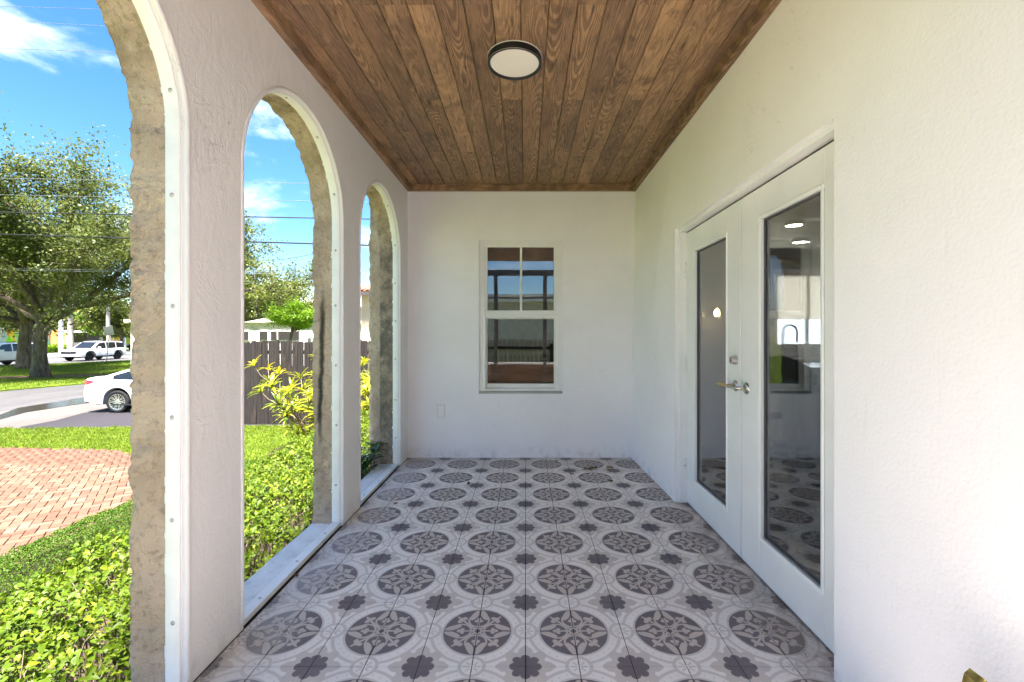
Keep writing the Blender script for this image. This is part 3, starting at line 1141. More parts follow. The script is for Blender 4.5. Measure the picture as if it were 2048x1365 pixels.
# ================================================================== rooms behind the glass
M_ROOM = make_plaster('room_paint', (0.70, 0.69, 0.69))
room = MB()
KX0, KX1, KY0, KY1, KZ = XR + 0.17, 5.6, -3.0, 7.2, 2.75
room.add([(KX0, KY0, 0), (KX1, KY0, 0), (KX1, KY1, 0), (KX0, KY1, 0), (KX0, KY0, KZ), (KX1, KY0, KZ), (KX1, KY1, KZ), (KX0, KY1, KZ)],
         [(1, 2, 6, 5), (0, 1, 5, 4), (2, 3, 7, 6), (4, 5, 6, 7)])
room.box(KX0 - 0.10, KX0 - 0.001, YB + 0.171, KY1, 0, KZ)
tag(room.build('kitchen_walls', M_ROOM, None, fix=False), kind='structure')
MB().box(1.2193, KX1, KY0, KY1, -0.05, -0.002).build('kitchen_floor', simple('pale_stone_floor', (0.30, 0.28, 0.265), 0.25, 0.5, scale=2.0))['kind'] = 'structure'
# rafters under the kitchen ceiling
for i in range(5):
    y = 3.4 + i * 0.85
    raf = MB().box(KX0 + 0.01, KX1 - 0.01, y, y + 0.10, KZ - 0.17, KZ - 0.001).build('ceiling_beam', M_PAINT)
    tag(raf, 'white painted beam across the kitchen ceiling seen through the door glass', 'beam', 'kitchen ceiling beams')
# counter run with sink under the kitchen window
ctr = thing('kitchen_counter', 'white kitchen base cabinets with pale worktop seen through the near door', 'counter', (3.9, 6.85, 0))
MB().cbox(2.6, 5.5, 6.58, 7.18, 0.86, 0.90, 0.004).build('worktop', simple('pale_quartz', (0.72, 0.71, 0.70), 0.2), ctr)
for i in range(5):
    MB().cbox(2.62 + i * 0.57, 2.62 + i * 0.57 + 0.555, 6.62, 7.16, 0.10, 0.858, 0.003).build('cabinet_door', M_PAINT, ctr)
MB().box(2.62, 5.45, 6.66, 7.15, 0.0, 0.10).build('toe_kick', M_BLACK, ctr)
isl = thing('kitchen_island', 'white kitchen island with overhanging pale top behind the stool', 'island', (3.4, 5.0, 0))
MB().cbox(2.75, 4.6, 4.55, 5.35, 0.88, 0.92, 0.004).build('worktop', simple('pale_quartz_top', (0.70, 0.69, 0.68), 0.2), isl)
MB().cbox(3.02, 4.55, 4.62, 5.28, 0.0, 0.878, 0.003).build('cabinet', M_PAINT, isl)
# gooseneck tap
tap = thing('kitchen_tap', 'dark gooseneck kitchen tap standing by the kitchen window', 'tap', (3.98, 6.90, 0.90))
pts = [(3.98, 6.95, 0.90), (3.98, 6.95, 1.28)]
for k in range(11):
    a = math.pi * k / 10
    pts.append((3.98 + 0.11 - 0.11 * math.cos(a), 6.95 - 0.02 * k / 10, 1.30 + 0.11 * math.sin(a)))
pts.append((4.20, 6.93, 1.14))
M_CHROME = simple('brushed_steel', (0.42, 0.41, 0.40), 0.25, 0.5, 1.0)
MB().tube(pts, 0.014, 10).build('spout', M_CHROME, tap, True)
MB().lathe([(0.03, 0), (0.03, 0.012), (0.02, 0.02), (0.02, 0.09), (0.001, 0.092)], (3.98, 6.95, 0.90), n=16, cap=False).build('base', M_CHROME, tap, True)
MB().tube([(3.98, 6.95, 1.02), (4.06, 6.93, 1.05)], 0.008, 8).build('handle', M_CHROME, tap)
# tiled wall, kitchen window, shade
kw = thing('kitchen_window', 'kitchen window with a half drawn cream blind above the sink', 'window', (4.35, KY1 - 0.02, 1.1))
rect_frame_mb = MB()
for a, b, c_, d in ((3.96, 4.02, 1.05, 2.25), (4.98, 5.04, 1.05, 2.25), (4.02, 4.98, 1.05, 1.11), (4.02, 4.98, 2.19, 2.25), (4.47, 4.52, 1.11, 2.19)):
    rect_frame_mb.box(a, b, KY1 - 0.05, KY1 - 0.002, c_, d)
rect_frame_mb.build('frame', M_PAINT, kw)
wm = Mat('glowing_pane', 0.4, 0.3, 0, (0.75, 0.78, 0.82))
wm.set('Emission Color', (0.80, 0.88, 1.0, 1))
wm.set('Emission Strength', 1.6)  # pane glows by itself in place of daylight; a house wall stands behind
MB().box(4.021, 4.979, KY1 - 0.02, KY1 - 0.003, 1.111, 2.189).build('pane', wm.m, kw)
bl_ = bpy.data.materials.new('cream_blind')
bl_.use_nodes = True
_tr = bl_.node_tree.nodes.new('ShaderNodeBsdfTranslucent')
_tr.inputs[0].default_value = (0.70, 0.58, 0.42, 1)
_nz = bl_.node_tree.nodes.new('ShaderNodeTexNoise')
_nz.inputs['Scale'].default_value = 60.0
_mx = bl_.node_tree.nodes.new('ShaderNodeMixShader')
_mx.inputs[0].default_value = 0.75
bl_.node_tree.nodes['Principled BSDF'].inputs['Base Color'].default_value = (0.62, 0.55, 0.45, 1)
bl_.node_tree.nodes['Principled BSDF'].inputs['Roughness'].default_value = 0.8
bl_.node_tree.links.new(bl_.node_tree.nodes['Principled BSDF'].outputs[0], _mx.inputs[1])
bl_.node_tree.links.new(_tr.outputs[0], _mx.inputs[2])
bl_.node_tree.links.new(_mx.outputs[0], bl_.node_tree.nodes['Material Output'].inputs[0])
MB().grid([[(x_, KY1 - 0.066 - 0.004 * math.sin(z_ * 60), z_) for x_ in (3.99, 4.3, 4.7, 5.01)] for z_ in np.linspace(1.50, 2.24, 30)]).build('blind', bl_, kw, True)
MB().cbox(3.97, 5.03, KY1 - 0.085, KY1 - 0.052, 2.24, 2.30, 0.006).build('blind_headrail', M_PAINT, kw)
subway = MB()
for rz in range(5):
    for k in range(9):
        x0 = 3.30 + k * 0.205 + (0.1025 if rz % 2 else 0)
        subway.cbox(x0, x0 + 0.2, KY1 - 0.012, KY1 - 0.001, 2.31 + rz * 0.08, 2.31 + rz * 0.08 + 0.076, 0.003)
sb = subway.build('wall_tile_panel', simple('glazed_cream_tile', (0.60, 0.57, 0.50), 0.15))
tag(sb, 'glazed cream wall tiles laid in courses above the kitchen window', 'tiles')
# lit ceiling discs
em = Mat('lit_diffuser', 0.5, 0.3, 0, (0.9, 0.88, 0.82))
em.set('Emission Color', (1.0, 0.93, 0.80, 1))
em.set('Emission Strength', 40.0)
for (x, y, lab) in ((3.80, 6.20, 'lit round ceiling lamp in the kitchen, nearer the window'), (3.15, 5.25, 'lit round ceiling lamp in the kitchen, nearer the door')):
    kl = thing('kitchen_lamp', lab, 'lamp', (x, y, KZ - 0.18), 'lit kitchen ceiling lamps')
    MB().lathe([(0.10, 0.0), (0.10, -0.045), (0.09, -0.05), (0.086, -0.045)], (x, y, KZ - 0.17), n=32, cap=False).build('rim', M_BLACK, kl, True)
    MB().lathe([(0.086, -0.045), (0.05, -0.050), (0.0001, -0.051)], (x, y, KZ - 0.17), n=32, cap=False).build('diffuser', em.m, kl, True)
# globe lamp with a lit bulb on the passage wall, seen through the far leaf
gx, gy, gz = 2.02, 4.735, 1.49
part_wall = MB().box(KX0, 2.35, 5.02, 5.10, 0, KZ - 0.002).build('passage_wall', M_ROOM, None, fix=False)
tag(part_wall, kind='structure')
gl = thing('globe_lamp', 'small clear globe wall lamp with glowing bulb behind the far door glass', 'lamp', (gx, gy, gz))
MB().tube([(gx, 5.02, gz + 0.02), (gx, gy + 0.03, gz + 0.03), (gx, gy, gz + 0.05)], 0.010, 8).build('arm', M_NICKEL, gl)
MB().lathe([(0.0001, 0.0), (0.055, 0.0), (0.055, -0.02), (0.0001, -0.02)], (gx, 5.02, gz), 'y', 20, cap=False).build('wall_plate', M_NICKEL, gl)
bm_ = Mat('lit_bulb', 0.4, 0.3, 0, (1, 0.9, 0.7))
bm_.set('Emission Color', (1.0, 0.70, 0.30, 1))
bm_.set('Emission Strength', 22.0)
MB().lathe([(0.0001, -0.045), (0.018, -0.040), (0.028, -0.022), (0.029, -0.005), (0.020, 0.018), (0.014, 0.030)], (gx, gy, gz), n=16, cap=False).build('bulb', bm_.m, gl, True)
globe = MB()
globe.lathe([(0.062 * math.sin(math.pi * k / 14) + 0.0002, -0.062 * math.cos(math.pi * k / 14) - 0.005) for k in range(13)], (gx, gy, gz), n=24, cap=False)
globe.build('globe', make_glass('globe_glass', 0.03, 1.0, (0.98, 0.97, 0.95)), gl, True)
# bar stool
sx, sy = 2.33, 3.92
stool = thing('bar_stool', 'black bucket seat bar stool on a chrome ringed pedestal inside the door', 'stool', (sx, sy, 0))
M_SEAT = simple('black_leather', (0.012, 0.012, 0.014), 0.45)
seat = MB()
rows = []
for i in range(13):
    a = math.pi * (0.0 + i / 12.0)
    ca, sa = math.cos(a), math.sin(a)
    h = 0.80 + 0.26 * (0.35 + 0.65 * sa)
    rows.append([(sx + ca * 0.16, sy + 0.02 + sa * 0.14, 0.76), (sx + ca * 0.215, sy + sa * 0.20, 0.79), (sx + ca * 0.235, sy + 0.01 + sa * 0.22, h), (sx + ca * 0.212, sy + 0.01 + sa * 0.195, h), (sx + ca * 0.17, sy + sa * 0.15, 0.80)])
seat.grid(rows)
seat.build('backrest', M_SEAT, stool, True)
MB().lathe([(0.0001, 0.74), (0.15, 0.745), (0.21, 0.77), (0.215, 0.795), (0.19, 0.815), (0.0001, 0.82)], (sx, sy, 0), n=24, cap=False).build('seat', M_SEAT, stool, True)
M_CHR = simple('chrome', (0.80, 0.80, 0.80), 0.30, 0.5, 0.55, var=0.02)
MB().lathe([(0.03, 0.02), (0.028, 0.40), (0.018, 0.41), (0.018, 0.74)], (sx, sy, 0), n=16).build('column', M_CHR, stool, True)
MB().lathe([(0.0001, 0.0), (0.215, 0.0), (0.215, 0.012), (0.06, 0.03), (0.0001, 0.032)], (sx, sy, 0), n=32, cap=False).build('base', M_CHR, stool, True)
ringp = [(sx + 0.17 * math.cos(2 * math.pi * k / 28), sy - 0.02 + 0.17 * math.sin(2 * math.pi * k / 28), 0.27) for k in range(29)]
MB().tube(ringp, 0.016, 8, cap=False).build('footrest', M_CHR, stool, True)
MB().tube([(p[0], p[1], 0.20) for p in ringp], 0.012, 8, cap=False).build('footrest', M_CHR, stool, True)
# dark room behind the sash window
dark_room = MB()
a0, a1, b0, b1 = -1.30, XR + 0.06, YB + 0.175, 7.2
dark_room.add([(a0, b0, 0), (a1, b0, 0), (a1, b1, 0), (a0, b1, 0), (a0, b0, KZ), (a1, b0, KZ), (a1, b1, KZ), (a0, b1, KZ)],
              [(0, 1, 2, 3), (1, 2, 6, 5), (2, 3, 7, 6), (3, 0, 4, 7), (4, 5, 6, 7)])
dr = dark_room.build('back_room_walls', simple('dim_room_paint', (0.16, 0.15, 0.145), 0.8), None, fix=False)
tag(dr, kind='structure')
tab = thing('wooden_table', 'brown wooden table in the dim room behind the sash window', 'table', (-0.05, 5.35, 0))
MB().cbox(-0.62, 0.62, 5.0, 5.75, 0.70, 0.745, 0.005).build('table_top', M_PLANK, tab)
for lx in (-0.56, 0.56):
    for ly in (5.06, 5.69):
        MB().box(lx - 0.03, lx + 0.03, ly - 0.03, ly + 0.03, 0, 0.70).build('leg', M_PLANK, tab)

# ---- the body of the house around these rooms: outer walls and flat roof
hs = MB()
hs.box(-1.36, -1.305, YB + 0.172, 7.30, -1.2, 2.95)
hs.box(-1.36, KX1 + 0.1, 7.21, 7.35, -1.2, 2.95)
hs.box(KX1 + 0.01, KX1 + 0.12, KY0 - 0.1, 7.2, -1.2, 2.95)
hs.box(KX0, KX1, KY0 - 0.1, KY0 - 0.005, -1.2, 2.95)
house = hs.build('house_walls', M_STONE, None, fix=False)
tag(house, 'rough stone coloured outer walls of the house behind the porch', 'house')
MB().box(KX0 - 0.18, KX1 + 0.3, YT, YE - 0.01, 2.951, 3.10).box(-1.55, KX1 + 0.3, YE - 0.009, 7.5, 2.951, 3.10).build('roof', M_WALL, house)

# ---- golden thing poking into the picture bottom right
gm = Mat('gilded_brass', 0.28, 0.5, 1.0, (0.65, 0.46, 0.13))
gm.set('Base Color', gm.mix(gm.noise(gm.objc(), 30.0, 5.0).ss(0.35, 0.7), (0.33, 0.21, 0.045), (0.74, 0.57, 0.20)))
gm.bump(gm.noise(gm.objc(), 26.0, 4.0, stretch=(1, 1, 4)), 0.5, 0.01)
orn = thing('golden_ornament', 'golden pointed ornament poking up at the foot of the bare right wall', 'ornament', (1.03, 1.02, 0.0))
# leaf-shaped finial: folded plate on a stem
o_pts = []
ob = MB()
cx_, cy_, top = 0.990, 0.978, 0.515
prof = [(-0.075, 0.22), (-0.060, 0.32), (-0.043, 0.435), (-0.022, 0.458), (-0.016, 0.490), (-0.006, 0.503), (0.012, 0.485), (0.040, 0.452), (0.062, 0.40), (0.072, 0.30), (0.070, 0.22)]
fr_, bk_ = [], []
for (dx, z) in prof:
    fr_.append((cx_ + dx, cy_ - 0.022 + abs(dx) * 0.35, z + 0.012))
    bk_.append((cx_ + dx, cy_ + 0.012 + abs(dx) * 0.25, z + 0.012))
mid_f = [(cx_ - 0.006 + 0.0 * dx, cy_ - 0.045, min(z, 0.478) - 0.012) for dx, z in prof]
n_ = len(prof)
ob.grid([fr_, bk_])
ob.grid([mid_f, fr_])
ob.add(bk_, [tuple(range(n_))])
ob.build('leaf', gm.m, orn)
MB().tube([(cx_ - 0.004, cy_ - 0.040, 0.26), (cx_ - 0.006, cy_ - 0.047, 0.42), (cx_ - 0.006, cy_ - 0.040, 0.482)], [0.008, 0.006, 0.003], 8).build('vein', gm.m, orn, True)
MB().tube([(cx_ + 0.03, cy_ + 0.01, 0.015), (cx_ + 0.01, cy_ + 0.0, 0.15), (cx_, cy_, 0.30)], [0.012, 0.010, 0.010], 10).build('stem', gm.m, orn, True)
MB().lathe([(0.06, 0.0), (0.06, 0.010), (0.025, 0.02), (0.012, 0.03)], (cx_ + 0.03, cy_ + 0.01, 0.001), n=20).build('foot', gm.m, orn, True)

# ---- dry leaves and crumbs on the floor
M_DRY = Mat('dry_leaf', 0.8, 0.2)
M_DRY.set('Base Color', M_DRY.mix(M_DRY.noise(M_DRY.objc(), 40.0, 4.0).ss(0.3, 0.7), (0.12, 0.055, 0.03), (0.34, 0.17, 0.09)))
M_DRY = M_DRY.m


def floor_pt(px, py):
    Y = FPX * CAM_H / (py - VPY)
    return (px - VPX) / FPX * Y, Y


def dry_clump(px, py, n, size, label, seed):
    x, y = floor_pt(px, py)
    rg = random.Random(seed)
    mb = MB()
    for i in range(n):
        cx2, cy2 = x + rg.gauss(0, size), y + rg.gauss(0, size * 0.8)
        L, W, an = rg.uniform(0.022, 0.045), rg.uniform(0.008, 0.016), rg.uniform(0, 6.28)
        ca, sa = math.cos(an), math.sin(an)
        rows = []
        curl = rg.uniform(0.004, 0.014)
        z0 = rg.uniform(0.002, 0.010 if n > 3 else 0.004)
        for k in range(5):
            t2 = k / 4
            w = W * math.sin(math.pi * min(0.97, t2 * 0.9 + 0.07))
            row = []
            for s2 in (-1, 0, 1):
                lx, ly, lz = (t2 - 0.5) * L, s2 * w, z0 + curl * abs(s2) * 0.7 + curl * (2 * t2 - 1) ** 2
                row.append((cx2 + lx * ca - ly * sa, cy2 + lx * sa + ly * ca, lz))
            rows.append(row)
        mb.grid(rows)
    o = mb.build('dry_leaf', M_DRY, None, True)
    return tag(o, label, 'leaves', 'dry leaves on the tiles')


dry_clump(1180, 940, 9, 0.030, 'largest clump of curled dry brown leaves on the tiles near the end wall', 1)
dry_clump(1217, 938, 5, 0.014, 'smaller clump of dry brown leaves right beside the largest one', 2)
dry_clump(1222, 965, 3, 0.009, 'dry leaf scraps in front of the two leaf clumps', 3)
dry_clump(1113, 924, 1, 0.004, 'single dark leaf crumb close under the end wall', 4)
dry_clump(938, 970, 1, 0.004, 'single small leaf crumb on the left half of the far tiles', 5)
dry_clump(1144, 950, 1, 0.004, 'dark leaf crumb left of the largest leaf clump', 6)
dry_clump(790, 1010, 2, 0.005, 'leaf crumbs near the foot of the second pillar', 8)
bug = thing('beetle', 'small brown beetle lying on the tiles beside the arch sill', 'insect', (*floor_pt(592, 1153), 0.0))
bxp, byp = floor_pt(592, 1153)
MB().lathe([(0.0001, -0.011), (0.005, -0.008), (0.0068, 0.0), (0.0055, 0.008), (0.0001, 0.012)], (bxp, byp, 0.0065), 'x', 12, cap=False).build('body', M_DRY, bug, True)
lg = MB()
for k in (-1, 0, 1):
    for s2 in (-1, 1):
        lg.tube([(bxp + k * 0.005, byp + s2 * 0.004, 0.006), (bxp + k * 0.008, byp + s2 * 0.009, 0.008), (bxp + k * 0.010, byp + s2 * 0.013, 0.001)], 0.0009, 5)
lg.build('legs', M_DRY, bug)
crumb = MB()
rc = random.Random(12)
for k in range(70):
    x = rc.choice((rc.uniform(-1.18, -1.05), rc.uniform(-1.15, 1.08), rc.uniform(-1.0, 1.0)))
    y = rc.uniform(1.6, 4.5)
    s2 = rc.uniform(0.0012, 0.0035)
    crumb.add([(x - s2, y, 0.001), (x + s2 * .6, y - s2, 0.001), (x + s2, y + s2, 0.001), (x, y, 0.001 + s2)], [(0, 1, 3), (1, 2, 3), (2, 0, 3)])
tag(crumb.build('crumbs', M_GAP), 'scattered specks of dirt on the floor tiles', 'dirt', kind='stuff')

# ================================================================== garden and street
GZ = -1.10
M_SOIL = simple('garden_soil', (0.075, 0.055, 0.038), 0.95, 0.1, var=0.35, scale=3.0, bump=0.5, bscale=30, bdist=0.02)


def make_turf(name, lo, hi, sc=2.0):
    m = Mat(name, 0.85, 0.2)
    p = m.pos()
    c = m.mix(m.noise(p, sc, 5.0, 0.6).ss(0.3, 0.7), lo, hi)
    c = m.mix(m.noise(p, sc * 25, 3.0, 0.7).ss(0.45, 0.75) * 0.6, c, tuple(k * 0.45 for k in lo))
    c = m.mix(m.noise(p, sc * 6, 4.0, 0.7).ss(0.62, 0.8) * 0.35, c, (0.16, 0.13, 0.045))
    m.set('Base Color', c)
    m.bump(m.noise(p, 45.0, 4.0, 0.7), 0.7, 0.03)
    return m.m


M_TURF = make_turf('lawn_turf', (0.09, 0.14, 0.010), (0.155, 0.225, 0.016))


def make_road(name, col, var=0.14, cracks=0.0):
    m = Mat(name, 0.85, 0.25)
    p = m.pos()
    c = m.mix(m.noise(p, 0.6, 6.0, 0.65, stretch=(1.0, 0.35, 1.0)).ss(0.3, 0.72), tuple(k * (1 - var) for k in col), tuple(k * (1 + var) for k in col))
    c = m.mix(m.noise(p, 60.0, 3.0, 0.7).ss(0.5, 0.8) * 0.3, c, tuple(k * 0.55 for k in col))
    if cracks:
        vd = m.noise(p, 0.9, 6.0, 0.7, 0.8, stretch=(1.8, 0.28, 1))
        c = m.mix((vd - 0.5).abs().ss(0.0, 0.012, 1.0, 0.0) * cracks, c, tuple(k * 0.3 for k in col))
    m.set('Base Color', c)
    m.bump(m.noise(p, 80.0, 3.0), 0.3, 0.01)
    return m.m


ground = MB()
ground.grid([[(x, y, GZ - 0.03) for x in (-900, -400, -150, -60, -20, 0, 60, 300)] for y in (-200, -40, 0, 40, 120, 300, 900)])
tag(ground.build('ground', M_TURF), kind='structure')

M_ASPH = make_road('pale_worn_asphalt', (0.070, 0.069, 0.068), cracks=0.8)
M_CONC = make_road('concrete_apron', (0.098, 0.089, 0.080), cracks=0.5)
M_DARK = make_road('dark_asphalt', (0.026, 0.024, 0.028))
M_STREET = make_road('street_asphalt', (0.085, 0.084, 0.083))


def line_pt(px, py):
    return gpt(px, py)


# service road beside the grass island: between the gutter and the island kerb
def band(name, pts, z, mat):
    return tag(MB().prism(pts, z - 0.10, z).build(name, mat), kind='structure')


ISL = [(-22.6, 0.0), (-21.9, 18.6), (-20.9, 21.9), (-19.0, 30.0), (-16.5, 44.0), (-12.0, 75.0)]      # near kerb of the island
GUT = [(-17.0, 0.0), (-16.25, 14.0), (-15.8, 16.2), (-14.6, 22.0), (-12.4, 34.0), (-10.0, 48.0), (-6.0, 75.0)]
ISLF = [(-40.0, 14.0), (-38.4, 32.6), (-35.6, 40.5), (-33.0, 55.0), (-28.0, 80.0)]                    # far edge of the island
FARK = [(-50.0, 14.0), (-49.0, 40.0), (-46.0, 60.0), (-42.0, 85.0)]

band('service_road', GUT + ISL[::-1], GZ - 0.012, M_ASPH)
island = MB().prism(ISL + [(-12.0, 80.0)] + ISLF[::-1] + [(-41.0, 0.0)], GZ - 0.1, GZ + 0.045).build('grass_island', make_turf('island_turf', (0.10, 0.155, 0.010), (0.17, 0.25, 0.018), 0.7))
tag(island, kind='structure')
band('street', ISLF + [(-36.0, 110.0), (-52.0, 110.0)] + FARK[::-1] + [(-52.0, -10.0), (-41.0, -10.0)], GZ - 0.008, M_STREET)
band('far_pavement', FARK + [(-46.0, 110.0), (-64.0, 110.0), (-66.0, 40.0), (-66.0, 0.0)], GZ + 0.06, make_road('pale_pavement', (0.20, 0.195, 0.19)))
# concrete driveway apron by the gutter, dark asphalt drive under the parked car
DRIVE = [(-16.35, 11.55), (-15.95, 15.7), (-14.4, 20.5), (-4.0, 20.5), (-4.0, 11.75), (-9.0, 11.45), (-12.6, 11.25)]
band('driveway_apron', DRIVE, GZ + 0.002, M_CONC)
band('asphalt_patch', [gpt(40, 855), gpt(110, 842), gpt(170, 826), gpt(215, 824), (-4.2, 14.4), (-4.2, 11.85), (-9.0, 11.52), gpt(150, 855), gpt(60, 861)], GZ + 0.008, M_DARK)
# standing water in the gutter
pm = Mat('puddle_water', 0.20, 0.6, 0, (0.028, 0.024, 0.018))
pm.set('IOR', 1.6)
pud = [gpt(-60, 862), gpt(-20, 838), gpt(35, 817), gpt(110, 805), gpt(183, 793), gpt(215, 787), gpt(222, 792), gpt(184, 806), gpt(140, 812), gpt(50, 826), gpt(0, 840)]
tag(MB().poly(pud, GZ + 0.011).build('puddle', pm.m), kind='structure')
# bare soil around the oak trunks
soil = []
for k in range(26):
    a = 2 * math.pi * k / 26
    soil.append((-26.6 + 4.6 * math.cos(a) * (1 + 0.15 * math.sin(3 * a)), 24.6 + 1.15 * math.sin(a) * (1 + 0.2 * math.sin(2 * a + 1)) + 0.30 * 4.6 * math.cos(a)))
tag(MB().poly(soil, GZ + 0.052).build('mulch_bed', simple('leaf_mulch', (0.16, 0.095, 0.06), 0.95, 0.1, var=0.4, scale=8.0)), kind='structure')
# planting bed along the porch
band('planting_bed', [(-1.38, -1.0), (-1.38, 8.6), (-4.9, 8.6), (-4.95, -1.0)], GZ - 0.006, M_SOIL)

# ---- brick patio in herringbone
def make_brick():
    m = Mat('old_clay_brick', 0.85, 0.2)
    r = m.rand()
    r2 = (r * 53.7).frac()
    at = m.attr('tint')
    r = (r + at).frac()
    c = m.mix(r, (0.104, 0.050, 0.030), (0.142, 0.084, 0.052))
    c = m.mix(r2.ss(0.6, 1.0) * 0.6, c, (0.175, 0.126, 0.088))
    c = m.mix(r2.ss(0.0, 0.25, 1.0, 0.0) * 0.5, c, (0.115, 0.046, 0.030))
    p = m.pos()
    c = m.mix(m.noise(p, 14.0, 5.0, 0.7).ss(0.42, 0.75) * 0.5, c, (0.143, 0.103, 0.075))
    c = m.mix(m.noise(p, 1.2, 5.0, 0.7).ss(0.55, 0.8) * 0.35, c, (0.20, 0.13, 0.09))
    m.set('Base Color', c)
    m.bump(m.noise(p, 60.0, 4.0), 0.4, 0.006)
    return m.m


M_BRICK = make_brick()
patio = MB().poly([(-13.5, 2.0), (-4.6, 2.0), (-4.6, 7.0), (-5.6, 7.6), (-6.9, 8.05), (-8.2, 9.06), (-10.9, 9.30), (-13.5, 9.35)], GZ - 0.004).build('brick_patio', simple('joint_sand', (0.085, 0.062, 0.045), 0.95, 0.1))
tag(patio, kind='structure')


def in_patio(x, y):
    if y < 2.4 or x > -4.85 or x < -13:
        return False
    lim = np.interp(x, [-13, -10.9, -8.9, -8.15, -7.4, -6.9, -6.3, -5.6, -4.9], [9.30, 9.24, 9.12, 9.0, 8.5, 8.0, 7.75, 7.5, 7.0])
    return y < lim


bw, bl = 0.098, 0.200
bb = MB().cbox(-bl / 2 + 0.0035, bl / 2 - 0.0035, -bw / 2 + 0.0035, bw / 2 - 0.0035, -0.03, 0.028, 0.004)
brick_me = bb.mesh('brick', M_BRICK)
bricks = []
U = 0.1
ang = R(38)
ca, sa = math.cos(ang), math.sin(ang)
for k in range(-160, 161):
    for q in range(-60, 61):
        for kind in (0, 1):
            if kind == 0:
                lx, ly, rot = (k + 4 * q + 1.0) * U, (k + 0.5) * U, 0.0
            else:
                lx, ly, rot = (k + 4 * q + 2.5) * U, (k - 0.0) * U, math.pi / 2
            x = -8.5 + lx * ca - ly * sa
            y = 6.0 + lx * sa + ly * ca
            if in_patio(x, y):
                bricks.append((x, y, rot + ang))
rb = random.Random(4)
vis = []
for b in bricks:
    px = VPX + b[0] / b[1] * FPX
    py = VPY + (CAM_H - GZ) / b[1] * FPX
    hedge_line = 1140 - px * 0.46
    vis.append((not (-10 < px < 285 and 890 < py < hedge_line), b[1], b))
vis.sort(key=lambda t: (t[0], t[1]))
rest = []
for n_b, (_, _, (x, y, rt)) in enumerate(vis):
    dz, tx, ty = rb.uniform(-0.005, 0.004), rb.uniform(-0.018, 0.018), rb.uniform(-0.018, 0.018)
    if n_b < 300:
        link('brick', brick_me, patio, (x, y, GZ + dz), (tx, ty, rt + rb.uniform(-0.012, 0.012)))
    else:
        rest.append((x, y, GZ + dz, rt, tx, ty))
Mx, Tx, tn = [], [], []
for (x, y, z, rt, tx, ty) in rest:
    Mx.append(np.array(Matrix.Rotation(rt, 3, 'Z') @ Matrix.Rotation(tx, 3, 'X') @ Matrix.Rotation(ty, 3, 'Y')))
    Tx.append((x, y, z))
    tn.append(rb.random())
qb = MB().box(-bl / 2 + 0.004, bl / 2 - 0.004, -bw / 2 + 0.004, bw / 2 - 0.004, -0.03, 0.028)
tag(scatter('brick_field', qb.v, qb.f, np.array(Mx), np.array(Tx), M_BRICK, patio, np.array(tn)), kind='stuff')

# ---- grass blades
def make_leafmat(name, cols, rough=0.45, trans=0.35, spec=0.35):
    """two or three leaf colours picked by the tint of each leaf"""
    m = Mat(name, rough, spec)
    t = m.attr('tint')
    c = m.mix(t.ss(0.0, 0.55), cols[0], cols[1])
    if len(cols) > 2:
        c = m.mix(t.ss(0.6, 1.0), c, cols[2])
    m.set('Base Color', c)
    nt = m.nt
    tr = nt.nodes.new('ShaderNodeBsdfTranslucent')
    nt.links.new(c, tr.inputs['Color'])
    mx = nt.nodes.new('ShaderNodeMixShader')
    mx.inputs[0].default_value = trans
    out = nt.nodes['Material Output']
    nt.links.new(m.b.outputs[0], mx.inputs[1])
    nt.links.new(tr.outputs[0], mx.inputs[2])
    nt.links.new(mx.outputs[0], out.inputs['Surface'])
    return m.m


M_GRASS = make_leafmat('grass_blade', [(0.060, 0.115, 0.005), (0.125, 0.200, 0.008), (0.22, 0.24, 0.030)], 0.5, 0.4)


def grass(name, label, n, sampler, hmin, hmax, w, z, seed):
    rg = np.random.default_rng(seed)
    P = sampler(rg, n)
    n = len(P)
    D = np.stack([rg.normal(0, 0.45, n), rg.normal(0, 0.45, n), np.ones(n)], 1)
    M = frames(D, rg)
    h = rg.uniform(hmin, hmax, n)
    S = np.stack([np.full(n, w), h, h], 1)
    M = M * S[:, None, :]
    T = np.stack([P[:, 0], P[:, 1], np.full(n, z)], 1)
    o = scatter(name, [(-0.5, 0, 0), (0.5, 0, 0), (0.32, 0.6, 0.05), (-0.02, 1.0, 0.22)], [(0, 1, 2, 3)], M, T, M_GRASS, None, rg.random(n))
    return tag(o, label, 'grass', kind='stuff')


def lawn_sampler(rg, n):
    x = rg.uniform(-14.5, -3.0, n)
    y = rg.uniform(7.2, 12.0, n)
    lo = np.interp(x, [-13, -10.9, -8.9, -8.15, -7.4, -6.9, -6.3, -5.6, -4.9], [9.32, 9.26, 9.14, 9.02, 8.52, 8.02, 7.77, 7.5, 7.2])
    hi = np.interp(x, [-14.5, -12.6, -9.0, -4.0], [11.2, 11.22, 11.45, 11.7])
    edge = 0.06 * np.sin(x * 7.1) + 0.05 * np.sin(x * 17.3)
    k = (y > lo + edge * 0.6) & (y < hi + edge)
    return np.stack([x[k], y[k]], 1)


grass('lawn_grass', 'bright green lawn between the brick patio and the driveway', 150000, lawn_sampler, 0.035, 0.085, 0.008, GZ - 0.012, 5)
MB().poly([(-14.5, 9.34), (-10.9, 9.25), (-8.15, 9.0), (-6.9, 8.0), (-5.6, 7.5), (-3.0, 7.3), (-3.0, 11.75), (-9.0, 11.42), (-12.6, 11.22), (-14.5, 11.2)], GZ + 0.006).build('lawn', M_TURF)['kind'] = 'structure'


